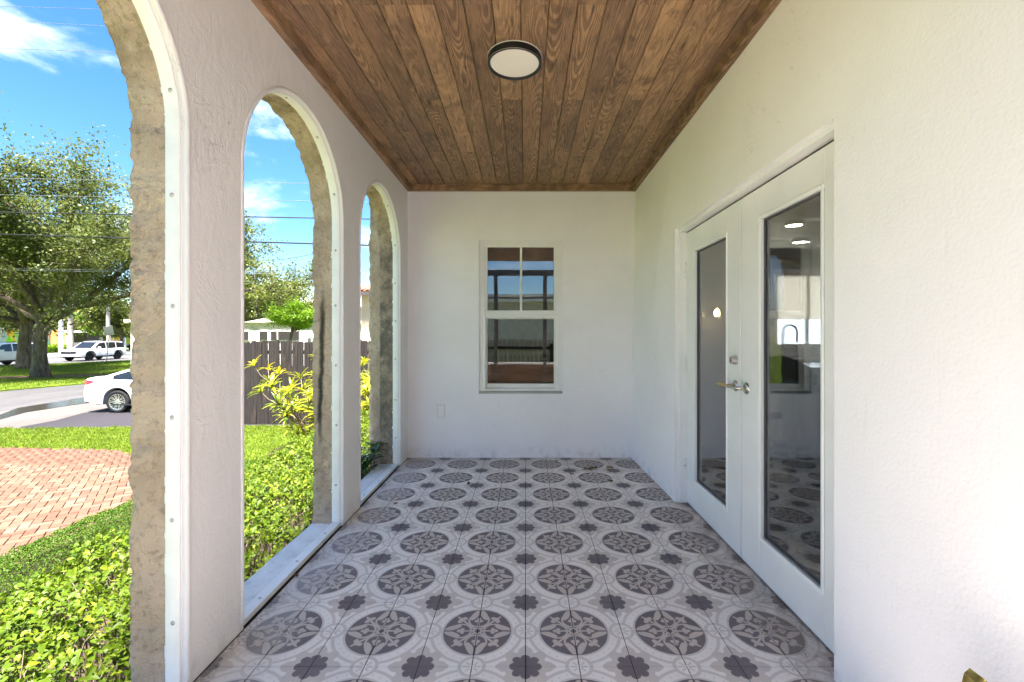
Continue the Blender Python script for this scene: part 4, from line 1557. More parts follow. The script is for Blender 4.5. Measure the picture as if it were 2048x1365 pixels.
def island_sampler(rg, n):
    y = rg.uniform(16.5, 46.0, n)
    x0 = np.interp(y, [p[1] for p in ISL], [p[0] for p in ISL])
    x1 = np.interp(y, [p[1] for p in ISLF], [p[0] for p in ISLF])
    f = rg.random(n)
    x = x0 + (x1 - x0) * f
    bare = ((x + 26.6) / 4.3) ** 2 + ((y - 24.6 - 0.30 * (x + 26.6)) / 1.0) ** 2 < 1
    k = ~bare | (rg.random(n) < 0.04)
    return np.stack([x[k], y[k]], 1)


grass('island_grass', 'bright green grass on the island under the oak trees', 120000, island_sampler, 0.05, 0.11, 0.022, GZ + 0.04, 6)

# ================================================================== hedges and shrubs
LEAF_V = [(0, 0, 0), (0.20, 0.34, 0.05), (0.31, 0.68, 0.055), (0.17, 0.95, 0.0), (-0.17, 0.95, 0.0), (-0.31, 0.68, 0.055), (-0.20, 0.34, 0.05), (0, 0.60, -0.02)]
LEAF_F = [(0, 1, 7), (1, 2, 7), (2, 3, 7), (3, 4, 7), (4, 5, 7), (5, 6, 7), (6, 0, 7)]
M_HEDGE = make_leafmat('broad_hedge_leaf', [(0.032, 0.068, 0.005), (0.100, 0.165, 0.008), (0.240, 0.290, 0.018)], 0.5, 0.38, 0.28)
M_TWIG = simple('grey_brown_twig', (0.20, 0.155, 0.115), 0.85, 0.2, var=0.3, scale=20)
M_BOX = make_leafmat('small_hedge_leaf', [(0.030, 0.072, 0.008), (0.085, 0.165, 0.014), (0.150, 0.205, 0.028)], 0.6, 0.35, 0.2)


def hedge_top(x, y):
    """height field of the broad leaved hedge"""
    e = min((x + 2.98) / 0.42, (-1.40 - x) / 0.30 + 0.35, 1.0)
    e = max(0.0, min(1.0, e))
    nz = 0.10 * noise.noise((x * 1.6, y * 1.3, 1.0)) + 0.06 * noise.noise((x * 4, y * 4, 3.0))
    rise = 0.04 * math.sin(y * 0.8) + 0.16 * max(0.0, min(1.0, (y - 3.6) / 2.0))
    near_wall = -0.16 if x > -1.75 else 0.0
    base = -0.10 + near_wall * min(1.0, (x + 1.75) / 0.3 if x > -1.75 else 0)
    return GZ + (base - GZ + nz + rise) * math.sqrt(max(0.0, 1 - (1 - e) ** 2))


def hedge_broad():
    rg = np.random.default_rng(17)
    t = thing('broad_leaf_hedge', 'bright green broad leaved hedge growing along the outside of the arches', 'hedge', (-2.2, 3.5, GZ))
    Ms, Ts, Tn = [], [], []
    twigs = MB()
    n_sh = 0
    cands = []
    for k in range(11500):
        x, y = rg.uniform(-2.98, -1.36), rg.uniform(0.4, 7.4)
        if x > -1.44 and not (1.95 < y < 2.75 or 0.6 < y < 1.45):
            continue
        z = hedge_top(x, y) - abs(rg.normal(0, 0.045)) - (rg.random() < 0.42) * rg.uniform(0.05, 0.38)
        if z < GZ + 0.15:
            continue
        if x > -1.52 and z < -0.06 and rg.random() < 0.3:
            continue
        cands.append((x, y, z))
    for (x, y, z) in cands:
        e = 1e-2
        dzdx = (hedge_top(x + e, y) - hedge_top(x - e, y)) / (2 * e)
        dzdy = (hedge_top(x, y + e) - hedge_top(x, y - e)) / (2 * e)
        nrm = np.array([-max(-3, min(3, dzdx)), -max(-3, min(3, dzdy)), 1.3])
        nrm = nrm / np.linalg.norm(nrm) + rg.normal(0, 0.33, 3)
        nrm /= np.linalg.norm(nrm)
        m = rg.integers(5, 9)
        a0 = rg.uniform(0, 6.28)
        u = np.cross(nrm, (0.3, 0.9, 0.1))
        u /= np.linalg.norm(u)
        w = np.cross(nrm, u)
        yng = rg.random()
        for i in range(m):
            a = a0 + i * 2.399
            lift = 0.18 + 0.85 * i / m + rg.normal(0, 0.12)
            d = (u * math.cos(a) + w * math.sin(a)) * 1.0 + nrm * lift
            up = nrm * 1.6 - d * 0.2
            d = d / np.linalg.norm(d)
            xx = np.cross(d, up + rg.normal(0, 0.3, 3))
            xx /= np.linalg.norm(xx)
            zz = np.cross(xx, d)
            L = rg.uniform(0.018, 0.048) * (1.0 if i < m - 2 else 0.7)
            Ms.append(np.stack([xx * L * 0.98, d * L, zz * L], 1))
            Ts.append(np.array([x, y, z]) + nrm * (0.010 * i))
            Tn.append(min(1.0, max(0.0, 0.30 + 0.42 * yng + 0.16 * i / m + rg.normal(0, 0.13))))
        if len(twigs.v) < 60000 and rg.random() < 0.22:
            b = np.array([x, y, z])
            twigs.tube([b, b - nrm * 0.10 + rg.normal(0, 0.012, 3), b - nrm * 0.20 + rg.normal(0, 0.03, 3) - np.array((0, 0, 0.08))], [0.0018, 0.0028, 0.0042], 5, cap=False)
    # long bare woody branches low down
    for k in range(150):
        x, y = rg.uniform(-2.7, -1.5), rg.uniform(0.8, 6.5)
        z1 = hedge_top(x, y) - rg.uniform(0.02, 0.10)
        p0 = np.array([x + rg.normal(0, 0.18), y + rg.normal(0, 0.18), GZ])
        p3 = np.array([x, y, z1])
        mid1 = p0 * 0.62 + p3 * 0.38 + rg.normal(0, 0.05, 3)
        mid2 = p0 * 0.28 + p3 * 0.72 + rg.normal(0, 0.05, 3)
        twigs.tube([p0, mid1, mid2, p3], [0.011, 0.009, 0.006, 0.003], 6, cap=False)
    Ms, Ts, Tn = np.array(Ms), np.array(Ts), np.array(Tn)
    # the 300 leaves that show largest are pieces of their own
    px = VPX + Ts[:, 0] / Ts[:, 1] * FPX
    py = VPY - (Ts[:, 2] - CAM_H) / Ts[:, 1] * FPX
    top = np.array([hedge_top(a, b) for a, b in Ts[:, :2]])
    ok = (px > 0) & (px < 262) & (py > 1000) & (py < 1365) & (Ts[:, 2] > top - 0.05)
    order = np.argsort(np.where(ok, Ts[:, 1], 1e3))[:300]
    sel = np.zeros(len(Ts), bool)
    sel[order] = True
    fol = scatter('foliage', LEAF_V, LEAF_F, Ms[~sel], Ts[~sel], M_HEDGE, t, Tn[~sel])
    fol['kind'] = 'stuff'
    variants = []
    for q in range(6):
        me = MB().add(LEAF_V, LEAF_F).mesh('leaf', M_HEDGE, fix=False)
        at = me.attributes.new('tint', 'FLOAT', 'POINT')
        at.data.foreach_set('value', [0.15 + 0.15 * q] * len(LEAF_V))
        variants.append(me)
    for i in order:
        o = link('leaf', variants[int(min(5, Tn[i] * 6))], t)
        mw = Matrix([list(Ms[i][0]) + [Ts[i][0]], list(Ms[i][1]) + [Ts[i][1]], list(Ms[i][2]) + [Ts[i][2]], [0, 0, 0, 1]])
        o.matrix_basis = mw
    twigs.build('twigs', M_TWIG, t, True, fix=False)
    return t


hedge_broad()


def clipped_hedge(name, label, x0, x1, y0, y1, h, n, seed, size=0.014, blobs=None, mat=None):
    rg = np.random.default_rng(seed)
    t = thing(name, label, 'hedge', ((x0 + x1) / 2, (y0 + y1) / 2, GZ))
    x, y = rg.uniform(x0, x1, n), rg.uniform(y0, y1, n)
    cx, hw = (x0 + x1) / 2, (x1 - x0) / 2
    q = np.clip(np.abs((x - cx) / hw), 0, 1)
    if blobs:
        qy = np.clip(np.abs((y - (y0 + y1) / 2) / ((y1 - y0) / 2)), 0, 1)
        q = np.clip(np.sqrt(q ** 2 + qy ** 2), 0, 1)
    ht = h * np.power(np.clip(1 - q ** 3.2, 0, 1), 0.45)
    bump = np.array([noise.noise((a * 4.0, b * 4.0, seed)) * 0.035 + noise.noise((a * 13, b * 13, seed)) * 0.022 for a, b in zip(x, y)])
    depth = np.abs(rg.normal(0, 0.028, n)) + (rg.random(n) < 0.25) * rg.uniform(0, 0.12, n)
    z = GZ + np.clip(ht + bump, 0.02, None) - depth
    # flanks: leaves also down the sides
    side = rg.random(n) < 0.30
    z = np.where(side, GZ + (z - GZ) * rg.uniform(0.25, 1.0, n), z)
    out = np.stack([(x - cx) / hw * q ** 2 * 1.2, rg.normal(0, 0.1, n), np.ones(n) * 0.9], 1)
    D = out + rg.normal(0, 0.65, (n, 3))
    M = frames(D, rg, (0, 0, 1.0), 0.8)
    L = rg.uniform(size * 0.75, size * 1.35, n)
    M = M * np.stack([L * 1.15, L, L], 1)[:, None, :]
    ti = np.clip(rg.normal(0.42, 0.22, n) + bump * 4.0, 0, 1)
    o = scatter('foliage', [(0, 0, 0), (0.33, 0.5, 0.06), (0, 1, 0), (-0.33, 0.5, 0.06)], [(0, 1, 2, 3)], M, np.stack([x, y, z], 1), mat or M_BOX, t, ti)
    o['kind'] = 'stuff'
    core = MB()
    rows = []
    for yy in np.linspace(y0 + 0.05, y1 - 0.05, 24):
        row = []
        for k in range(13):
            s2 = -1 + 2 * k / 12
            f2 = abs(s2)
            if blobs:
                f2 = min(1.0, math.hypot(s2, (yy - (y0 + y1) / 2) / ((y1 - y0) / 2)))
            row.append((cx + hw * 0.93 * s2, yy, GZ - 0.02 + max(0.0, h * max(0, 1 - f2 ** 3.2) ** 0.45 - 0.11)))
        rows.append(row)
    core.grid(rows)
    core.build('branch_core', simple('dark_branch_mass', (0.035, 0.032, 0.016), 0.95, 0.05, var=0.5, scale=30, bump=0.8, bscale=40, bdist=0.03), t, True)  # near-black sheet filling the hedge beneath its leaves
    return t


clipped_hedge('clipped_hedge', 'low clipped dark green hedge between the brick patio and the broad leaved hedge', -4.72, -3.55, 1.5, 6.6, 0.52, 90000, 23)
clipped_hedge('clipped_shrub', 'low rounded olive green shrub on the lawn edge seen through the middle arch', -4.30, -3.30, 6.5, 8.3, 0.52, 26000, 29, 0.016, True,
              make_leafmat('olive_shrub_leaf', [(0.045, 0.060, 0.012), (0.125, 0.145, 0.030), (0.230, 0.220, 0.070)], 0.5, 0.3))

# ---- croton: long yellow green strap leaves in whorls on bare stems
M_CROTON = make_leafmat('croton_leaf', [(0.105, 0.185, 0.012), (0.315, 0.345, 0.018), (0.560, 0.430, 0.018)], 0.32, 0.35, 0.5)
CV, CF = [], []
for k in range(6):
    tt = k / 5
    w = 0.085 * math.sin(math.pi * min(0.985, tt * 0.86 + 0.10)) ** 0.8
    zc = 0.30 * tt - 0.46 * tt * tt
    CV += [(-w, tt, zc + 0.03), (0, tt, zc), (w, tt, zc + 0.03)]
for k in range(5):
    for j in range(2):
        CF.append((k * 3 + j, k * 3 + j + 1, k * 3 + j + 4, k * 3 + j + 3))


def croton(label, bx, by, h, stems, seed, split):
    rg = np.random.default_rng(seed)
    t = thing('croton_shrub', label, 'shrub', (bx, by, GZ), 'croton shrubs')
    wood = MB()
    Ms, Ts, Tn = [], [], []

    def whorl(p, d, n, L):
        d = d / np.linalg.norm(d)
        u = np.cross(d, (0.2, 0.5, 0.84))
        u /= np.linalg.norm(u) + 1e-9
        w = np.cross(d, u)
        tone = rg.random()
        for i in range(n):
            a = i * 2.399 + rg.uniform(0, 0.5)
            q = (u * math.cos(a) + w * math.sin(a)) + d * rg.uniform(0.15, 1.05)
            q /= np.linalg.norm(q)
            up = np.array((0, 0, 1.0)) + d * 0.5
            xx = np.cross(q, up)
            if np.linalg.norm(xx) < 1e-3:
                continue
            xx /= np.linalg.norm(xx)
            zz = np.cross(xx, q)
            l = L * rg.uniform(0.65, 1.25)
            Ms.append(np.stack([xx * l, q * l, zz * l], 1))
            Ts.append(p - d * 0.05 * rg.random())
            Tn.append(min(1, max(0, 0.20 + 0.65 * tone + rg.normal(0, 0.16))))
    for s in range(stems):
        a = rg.uniform(0, 6.28)
        lean = rg.uniform(0.15, 0.75)
        p = np.array([bx + rg.normal(0, 0.12), by + rg.normal(0, 0.12), GZ])
        d = np.array([math.cos(a) * lean, math.sin(a) * lean, 1.0])
        hh = h * rg.uniform(0.55, 1.0)
        pts, nseg = [p.copy()], 6
        for k in range(nseg):
            d = d + rg.normal(0, 0.22, 3) * np.array([1, 1, 0.4])
            p = p + d / np.linalg.norm(d) * hh / nseg
            pts.append(p.copy())
            if k >= 1:
                for _ in range(2):
                    bd = d + rg.normal(0, 0.9, 3) * np.array([1, 1, 0.3])
                    bl2 = rg.uniform(0.12, 0.34)
                    q1 = p + bd / np.linalg.norm(bd) * bl2 * 0.6 + rg.normal(0, 0.02, 3)
                    q2 = q1 + (bd / np.linalg.norm(bd) + np.array([0, 0, 0.5])) * bl2 * 0.5
                    wood.tube([p, q1, q2], [0.008, 0.006, 0.005], 6, cap=False)
                    whorl(q2, q2 - q1 + np.array([0, 0, 0.02]), int(rg.integers(8, 14)), 0.19)
        wood.tube(pts, [0.016 - 0.0018 * k for k in range(len(pts))], 6, cap=False)
        whorl(p, d, 14, 0.20)
    Ms, Ts, Tn = np.array(Ms), np.array(Ts), np.array(Tn)
    if split:
        px = VPX + Ts[:, 0] / Ts[:, 1] * FPX
        order = np.argsort(np.where((px > 480) & (px < 640), Ts[:, 1], 99))[:300]
        sel = np.zeros(len(Ts), bool)
        sel[order] = True
        variants = []
        for q in range(6):
            me = MB().add(CV, CF).mesh('leaf', M_CROTON, fix=False)
            at = me.attributes.new('tint', 'FLOAT', 'POINT')
            at.data.foreach_set('value', [0.08 + 0.168 * q] * len(CV))
            variants.append(me)
        for i in order:
            o = link('leaf', variants[int(min(5, Tn[i] * 6))], t)
            o.matrix_basis = Matrix([list(Ms[i][0]) + [Ts[i][0]], list(Ms[i][1]) + [Ts[i][1]], list(Ms[i][2]) + [Ts[i][2]], [0, 0, 0, 1]])
        Ms, Ts, Tn = Ms[~sel], Ts[~sel], Tn[~sel]
    scatter('foliage', CV, CF, Ms, Ts, M_CROTON, t, Tn)['kind'] = 'stuff'
    wood.build('stems', M_TWIG, t, True, fix=False)


croton('tall yellow green croton shrub in front of the board fence in the middle arch', -3.22, 7.4, 2.1, 16, 41, True)
croton('yellow green croton shrub glimpsed through the farthest arch', -2.75, 7.4, 2.0, 11, 43, False)

# ---- dark broad leaved plant at the foot of the last arch
M_DARKLEAF = make_leafmat('dark_glossy_leaf', [(0.018, 0.048, 0.012), (0.045, 0.105, 0.022), (0.10, 0.19, 0.03)], 0.25, 0.2, 0.6)
dp = thing('glossy_plant', 'dark glossy leaved plant at the foot of the farthest arch', 'plant', (-1.52, 4.05, GZ))
rg = np.random.default_rng(77)
Ms, Ts, Tn = [], [], []
wood = MB()
for k in range(22):
    p = np.array([-1.50 + rg.normal(0, 0.07), 4.06 + rg.normal(0, 0.13), rg.uniform(-0.15, 0.22)])
    wood.tube([(p[0] * 0.5 - 0.77, p[1], GZ), (p[0], p[1], p[2] - 0.2), p], [0.01, 0.007, 0.004], 5, cap=False)
    for i in range(9):
        a = i * 2.399 + rg.uniform(0, 1)
        q = np.array([math.cos(a), math.sin(a), rg.uniform(0.1, 1.0)])
        q /= np.linalg.norm(q)
        xx = np.cross(q, (0.05, 0.02, 1))
        xx /= np.linalg.norm(xx)
        l = rg.uniform(0.08, 0.15)
        Ms.append(np.stack([xx * l * 2.2, q * l, np.cross(xx, q) * l], 1))
        Ts.append(p)
        Tn.append(rg.random() * 0.8)
Ms, Ts, Tn = np.array(Ms), np.array(Ts), np.array(Tn)
me = MB().add(CV, CF).mesh('leaf', M_DARKLEAF, fix=False)
at = me.attributes.new('tint', 'FLOAT', 'POINT')
at.data.foreach_set('value', [0.4] * len(CV))
for i in range(len(Ts)):
    o = link('leaf', me, dp)
    o.matrix_basis = Matrix([list(Ms[i][0]) + [Ts[i][0]], list(Ms[i][1]) + [Ts[i][1]], list(Ms[i][2]) + [Ts[i][2]], [0, 0, 0, 1]])
wood.build('stems', M_TWIG, dp, True, fix=False)

# ================================================================== trees
def make_bark():
    m = Mat('oak_bark', 0.95, 0.1)
    p = m.pos()
    c = m.mix(m.noise(p, 3.0, 6.0, 0.65, stretch=(2.2, 2.2, 0.6)).ss(0.3, 0.7), (0.060, 0.047, 0.034), (0.175, 0.142, 0.108))
    c = m.mix(m.noise(p, 1.1, 4.0).ss(0.5, 0.75) * 0.5, c, (0.105, 0.115, 0.050))
    m.set('Base Color', c)
    m.bump(m.noise(p, 9.0, 5.0, 0.7, stretch=(2.5, 2.5, 0.6)), 0.9, 0.05)
    return m.m


M_BARK = make_bark()
M_OAK = make_leafmat('oak_leaf', [(0.054, 0.078, 0.018), (0.130, 0.160, 0.038), (0.25, 0.262, 0.07)], 0.5, 0.48)
M_OAK2 = make_leafmat('olive_tree_leaf', [(0.060, 0.085, 0.014), (0.145, 0.180, 0.032), (0.25, 0.26, 0.06)], 0.5, 0.45)
M_LIME = make_leafmat('lime_tree_leaf', [(0.080, 0.170, 0.010), (0.180, 0.330, 0.014), (0.34, 0.46, 0.03)], 0.5, 0.45)
CARD_V = [(0, 0, 0), (0.30, 0.42, 0.08), (0, 1, 0), (-0.30, 0.42, 0.08)]
CARD_F = [(0, 1, 2, 3)]


def tree(name, label, base, height, spread, trunk_r, fork, limbs, nleaf, leaf, mat, seed, group=None, clump=0.55, flat=0.5, low=0.35, lean=(0, 0), subs=6, gravity=0.0):
    rg = np.random.default_rng(seed)
    bx, by, bz = base
    t = thing(name, label, 'tree', base, group)
    wood = MB()
    anchors = []
    # flared trunk
    pts, rad = [], []
    for k in range(7):
        f = k / 6
        pts.append((bx + lean[0] * f * fork + 0.08 * math.sin(f * 5 + seed), by + lean[1] * f * fork, bz - 0.15 + f * (fork + 0.15)))
        rad.append(trunk_r * (1.0 + 0.65 * (1 - f) ** 5 * 1.0 - 0.22 * f + (0.10 if k == 6 else 0)))
    wood.tube(pts, rad, 14)
    top = np.array(pts[-1])
    for l in range(limbs):
        az = 2 * math.pi * (l + rg.uniform(-0.25, 0.25)) / limbs + seed
        inner = l % 3 == 2
        el = rg.uniform(0.95, 1.30) if inner else rg.uniform(low, low + 0.45)
        L = (height - fork) * rg.uniform(0.72, 0.92) if inner else spread * rg.uniform(0.80, 1.08)
        d = np.array([math.cos(az) * math.cos(el), math.sin(az) * math.cos(el), math.sin(el)])
        p = top - np.array([0, 0, rg.uniform(0.0, 0.4) * fork * 0.4])
        lp, lr = [p.copy()], [trunk_r * 0.55]
        n = 9
        for k in range(n):
            d = d + rg.normal(0, 0.13, 3) + np.array([0, 0, 0.045 if k < 5 else -0.03 - gravity])
            d /= np.linalg.norm(d)
            p = p + d * L / n
            lp.append(p.copy())
            lr.append(trunk_r * 0.50 * (1 - (k + 1) / n) ** 0.8 + 0.018)
            if k >= 2:
                for s in range(subs if k > 3 else subs - 2):
                    sd = d * 0.6 + rg.normal(0, 0.75, 3) * np.array([1, 1, 0.65]) + np.array([0, 0, 0.28 - gravity])
                    sd /= np.linalg.norm(sd)
                    sl = spread * rg.uniform(0.14, 0.36)
                    q = p.copy()
                    sp = [q.copy()]
                    for j in range(4):
                        sd = sd + rg.normal(0, 0.25, 3) + np.array([0, 0, -gravity * 0.5])
                        sd /= np.linalg.norm(sd)
                        q = q + sd * sl / 4
                        sp.append(q.copy())
                        if j >= 1:
                            anchors.append((q.copy(), sd.copy()))
                    if s < 4:
                        wood.tube(sp, [lr[-1] * 0.42 + 0.012, 0.030, 0.020, 0.014, 0.008], 5, cap=False)
        wood.tube(lp, lr, 8)
    A = np.array([a for a, _ in anchors])
    AD = np.array([b for _, b in anchors])
    keep = A[:, 2] > bz + fork * 0.95
    A, AD = A[keep], AD[keep]
    # some twigs carry far more leaves than others: light and dark clumps with gaps
    wgt = rg.gamma(1.1, 1.0, len(A))
    idx = rg.choice(len(A), nleaf, p=wgt / wgt.sum())
    along = rg.normal(0, clump * 0.9, nleaf)[:, None] * AD[idx]
    T = A[idx] + along + rg.normal(0, 1, (nleaf, 3)) * np.array([clump, clump, clump * flat]) * 0.62
    D = AD[idx] + rg.normal(0, 0.9, (nleaf, 3))
    M = frames(D, rg, (0, 0, 1.1), 0.8)
    Ls = rg.uniform(leaf * 0.6, leaf * 1.35, nleaf)
    M = M * Ls[:, None, None]
    tone = rg.normal(0, 0.16, len(A))[idx]
    o = scatter('crown', CARD_V, CARD_F, M, T, mat, t, np.clip(0.42 + tone + rg.normal(0, 0.2, nleaf), 0, 1))
    wood.build('trunk', M_BARK, t, True, fix=False)
    return t


tree('oak_tree', 'large spreading oak with a thick forked trunk on the grass island', (-26.2, 24.2, GZ), 13.4, 8.4, 0.30, 3.5, 10, 100000, 0.14, M_OAK, 3, None, 0.60, 0.42, 0.34)
tree('oak_tree', 'second oak trunk half hidden behind the large spreading oak', (-34.2, 30.6, GZ), 11.5, 7.5, 0.36, 3.4, 7, 50000, 0.20, M_OAK, 9, None, 0.7, 0.45, 0.35)
tree('feathery_tree', 'airy olive green tree with drooping branches behind the first pillar, over the fence', (-16.9, 26.0, GZ), 9.0, 5.2, 0.20, 3.6, 11, 60000, 0.12, M_OAK2, 14, None, 0.42, 0.35, 0.25, gravity=0.03)
tree('lime_green_tree', 'small flat topped bright lime green tree in front of the white building', (-12.35, 23.0, GZ), 4.15, 1.0, 0.09, 2.95, 8, 16000, 0.085, M_LIME, 20, None, 0.22, 0.36, 0.10, lean=(0.16, 0), subs=7)
tree('street_tree', 'olive street tree before the orange building, left of the road sign', (-56.0, 62.0, GZ), 7.5, 4.2, 0.20, 2.6, 7, 15000, 0.30, M_OAK2, 31, 'trees across the street', 0.6)
tree('street_tree', 'olive street tree before the orange building, right of the road sign', (-52.5, 63.5, GZ), 7.0, 4.0, 0.18, 2.4, 7, 14000, 0.30, M_OAK2, 33, 'trees across the street', 0.6)
tree('street_tree', 'yellow green tree by the white canopy across the street', (-62.0, 66.0, GZ), 7.0, 3.8, 0.20, 2.2, 7, 14000, 0.30, M_LIME, 35, 'trees across the street', 0.6)
tree('street_tree', 'dark tree beside the painted mural wall across the street', (-64.0, 58.0, GZ), 8.0, 4.4, 0.22, 3.0, 7, 14000, 0.30, M_OAK, 37, 'trees across the street', 0.7)

# ================================================================== board fence
def make_board():
    m = Mat('weathered_board', 0.9, 0.15)
    o = m.objc()
    r = m.rand()
    x, y, z = m.xyz(o)
    v = m.vec(x + r * 13.0, y, z + r * 7.0)
    g = m.noise(v, 3.0, 6.0, 0.7, stretch=(16.0, 16.0, 0.7))
    b = m.noise(v, 1.6, 5.0, 0.65, stretch=(2.0, 2.0, 0.8))
    c = m.mix(g.ss(0.3, 0.7), (0.013, 0.011, 0.010), (0.048, 0.041, 0.037))
    c = m.mix(b.ss(0.52, 0.72) * 0.7, c, (0.078, 0.056, 0.044))
    c = m.mix(b.ss(0.22, 0.42, 1.0, 0.0) * 0.6, c, (0.008, 0.0075, 0.0075))
    c = m.mix(r * 0.35, c, (0.028, 0.025, 0.024))
    m.set('Base Color', c)
    m.bump(g, 0.6, 0.006)
    return m.m


M_BOARD = make_board()
M_GREYBOARD = simple('silvery_board', (0.33, 0.31, 0.29), 0.85, 0.2, var=0.3, scale=5.0)
bd = MB()
w, hh, dg = 0.072, 2.18, 0.028
bd.add([(-w, -0.011, 0), (w, -0.011, 0), (w, -0.011, hh - dg), (w - dg, -0.011, hh), (-w + dg, -0.011, hh), (-w, -0.011, hh - dg),
        (-w, 0.011, 0), (w, 0.011, 0), (w, 0.011, hh - dg), (w - dg, 0.011, hh), (-w + dg, 0.011, hh), (-w, 0.011, hh - dg)],
       [(0, 1, 2, 3, 4, 5), (11, 10, 9, 8, 7, 6)] + [(i, (i + 1) % 6 + 0, (i + 1) % 6 + 6, i + 6) for i in range(6)])
board_me = bd.mesh('board', M_BOARD)


def fence(label, x0, x1, y, seed, bmesh_=None):
    bmesh_ = bmesh_ or board_me
    t = thing('board_fence', label, 'fence', ((x0 + x1) / 2, y, GZ))
    rf = random.Random(seed)
    x = x0
    while x < x1:
        link('board', bmesh_, t, (x + 0.075, y + rf.uniform(-0.010, 0.010), GZ + rf.uniform(0.0, 0.025)), (rf.uniform(-0.008, 0.008), rf.uniform(-0.007, 0.007), rf.uniform(-0.05, 0.05)), (1.0, 1.0, rf.uniform(0.985, 1.012)))
        x += 0.151 + rf.uniform(-0.001, 0.006)
    for z in (0.35, 1.15, 1.85):
        MB().box(x0, x1, y + 0.024, y + 0.065, GZ + z, GZ + z + 0.09).build('rail', M_BOARD, t)
    k = x0 + 0.1
    while k < x1:
        MB().box(k - 0.045, k + 0.045, y + 0.066, y + 0.155, GZ, GZ + 2.05).build('post', M_BOARD, t)
        k += 2.4
    return t


fence('weathered dark board fence across the garden behind the croton', -8.9, -1.0, 11.75, 3)
back_fence = fence('grey board fence behind the open near end of the porch', -4.0, 4.5, -6.2, 8, bd.mesh('board', M_GREYBOARD))
pb = MB().box(-7, 7, -15.5, -9.5, GZ, 2.6)
pale_b = pb.build('pale_outbuilding', simple('pale_wall', (0.62, 0.60, 0.57), 0.8))
tag(pale_b, 'low pale outbuilding behind the grey board fence', 'building')
MB().box(-7.4, 7.4, -15.8, -9.1, 2.6, 2.92).build('roof_fascia', M_PAINT, pale_b)

# ================================================================== neighbour with clay roof (farthest arch)
M_CREAM = simple('peach_render', (0.56, 0.43, 0.30), 0.85, 0.2, var=0.12, scale=1.2, bump=0.2, bscale=20)
M_CLAY = Mat('clay_roof_tile', 0.8, 0.2)
M_CLAY.set('Base Color', M_CLAY.mix(M_CLAY.noise(M_CLAY.pos(), 7.0, 4.0).ss(0.3, 0.7), (0.30, 0.115, 0.07), (0.52, 0.31, 0.22)))
M_CLAY = M_CLAY.m
nb = thing('clay_roofed_house', 'peach rendered neighbour house with clay barrel tile roof beyond the farthest arch', 'house', (-4.0, 25.0, GZ))
HX0, HX1, HY0, HY1 = -7.55, 3.0, 20.6, 30.0
MB().box(HX0, HX1, HY0, HY1, GZ, 3.25).build('wall', M_CREAM, nb)
rfm = MB()
ex0, ex1, ey0 = HX0 - 0.45, HX1 + 0.45, HY0 - 0.45
rfm.add([(ex0, ey0, 3.22), (ex1, ey0, 3.22), (ex1, HY1 + .45, 3.22), (ex0, HY1 + .45, 3.22), (ex0 + 4.6, 25.3, 4.95), (ex1 - 4.6, 25.3, 4.95)],
        [(0, 1, 5, 4), (1, 2, 5), (2, 3, 4, 5), (3, 0, 4), (0, 3, 2, 1)])
rf_o = rfm.build('roof', M_CLAY, nb)
MB().box(ex0 + 0.02, ex1 - 0.02, ey0 - 0.02, ey0 + 0.02, 3.02, 3.20).build('eaves_board', simple('dark_eaves', (0.10, 0.08, 0.07), 0.7), nb)
tv = MB()
rows = []
for k in range(2):
    rows.append([(0.105 * math.cos(a) * (1 - 0.12 * k), 0.40 * k, 0.085 * math.sin(a) * (1 - 0.12 * k) + 0.02 * (1 - k)) for a in [math.pi * q / 6 for q in range(7)]])
tv.grid(rows)
rt_me = tv.mesh('roof_tile', M_CLAY, True, fix=False)
slope = math.atan2(4.95 - 3.22, 25.3 - ey0)
rest = ([], [])
for c in range(44):
    for r_ in range(16):
        x = ex0 + 0.12 + c * 0.235
        yy = r_ * 0.335
        if x < ex0 + yy * math.cos(slope) * (4.6 / (25.3 - ey0)):
            continue
        loc = (x, ey0 - 0.03 + yy * math.cos(slope), 3.235 + yy * math.sin(slope))
        if c < 12:
            link('roof_tile', rt_me, rf_o, loc, (slope, 0, 0))
        else:
            rest[0].append(np.array(Matrix.Rotation(slope, 3, 'X')))
            rest[1].append(loc)
o = scatter('roof_tile_field', tv.v, tv.f, np.array(rest[0]), np.array(rest[1]), M_CLAY, rf_o)
o['kind'] = 'stuff'

# ================================================================== low white building (middle arch)
M_OFFW = simple('off_white_render', (0.70, 0.67, 0.63), 0.85, 0.2, var=0.06, scale=0.6)
M_PANE = make_glass('dark_window_glass', 0.10, 1.5, (0.06, 0.06, 0.06))
wb = thing('white_flat_building', 'long low white flat roofed building with a band of windows behind the fence', 'building', (-20.0, 34.0, GZ))
MB().box(-30.0, -17.05, 34.0, 42.0, GZ, 2.20).build('wall', M_OFFW, wb)
MB().box(-30.3, -16.9, 33.75, 42.2, 2.20, 2.42).build('roof_edge', M_PAINT, wb)
MB().box(-17.0, -9.0, 33.6, 42.0, GZ, 2.10).build('wall', M_OFFW, wb)
MB().box(-17.1, -8.8, 33.4, 42.2, 2.10, 2.30).build('roof_edge', M_PAINT, wb)
for (a, b) in ((-20.15, -19.55), (-19.30, -18.85), (-18.75, -17.85), (-17.70, -17.15), (-22.2, -21.0), (-24.6, -23.2)):
    fr = MB().box(a - 0.06, b + 0.06, 33.93, 33.997, 0.80, 1.58).build('window', M_PAINT, wb)
    MB().box(a, b, 33.90, 33.928, 0.86, 1.52).build('pane', simple('dim_pane', (0.035, 0.032, 0.030), 0.45, 0.3), fr)
MB().box(-16.35, -16.1, 33.45, 33.597, 1.0, 1.5).build('meter_box', simple('grey_box', (0.35, 0.36, 0.38), 0.5), wb)
hb2 = thing('pale_roofed_hall', 'taller hall with a pale sloping roof behind the white building', 'building', (-18, 52, GZ))
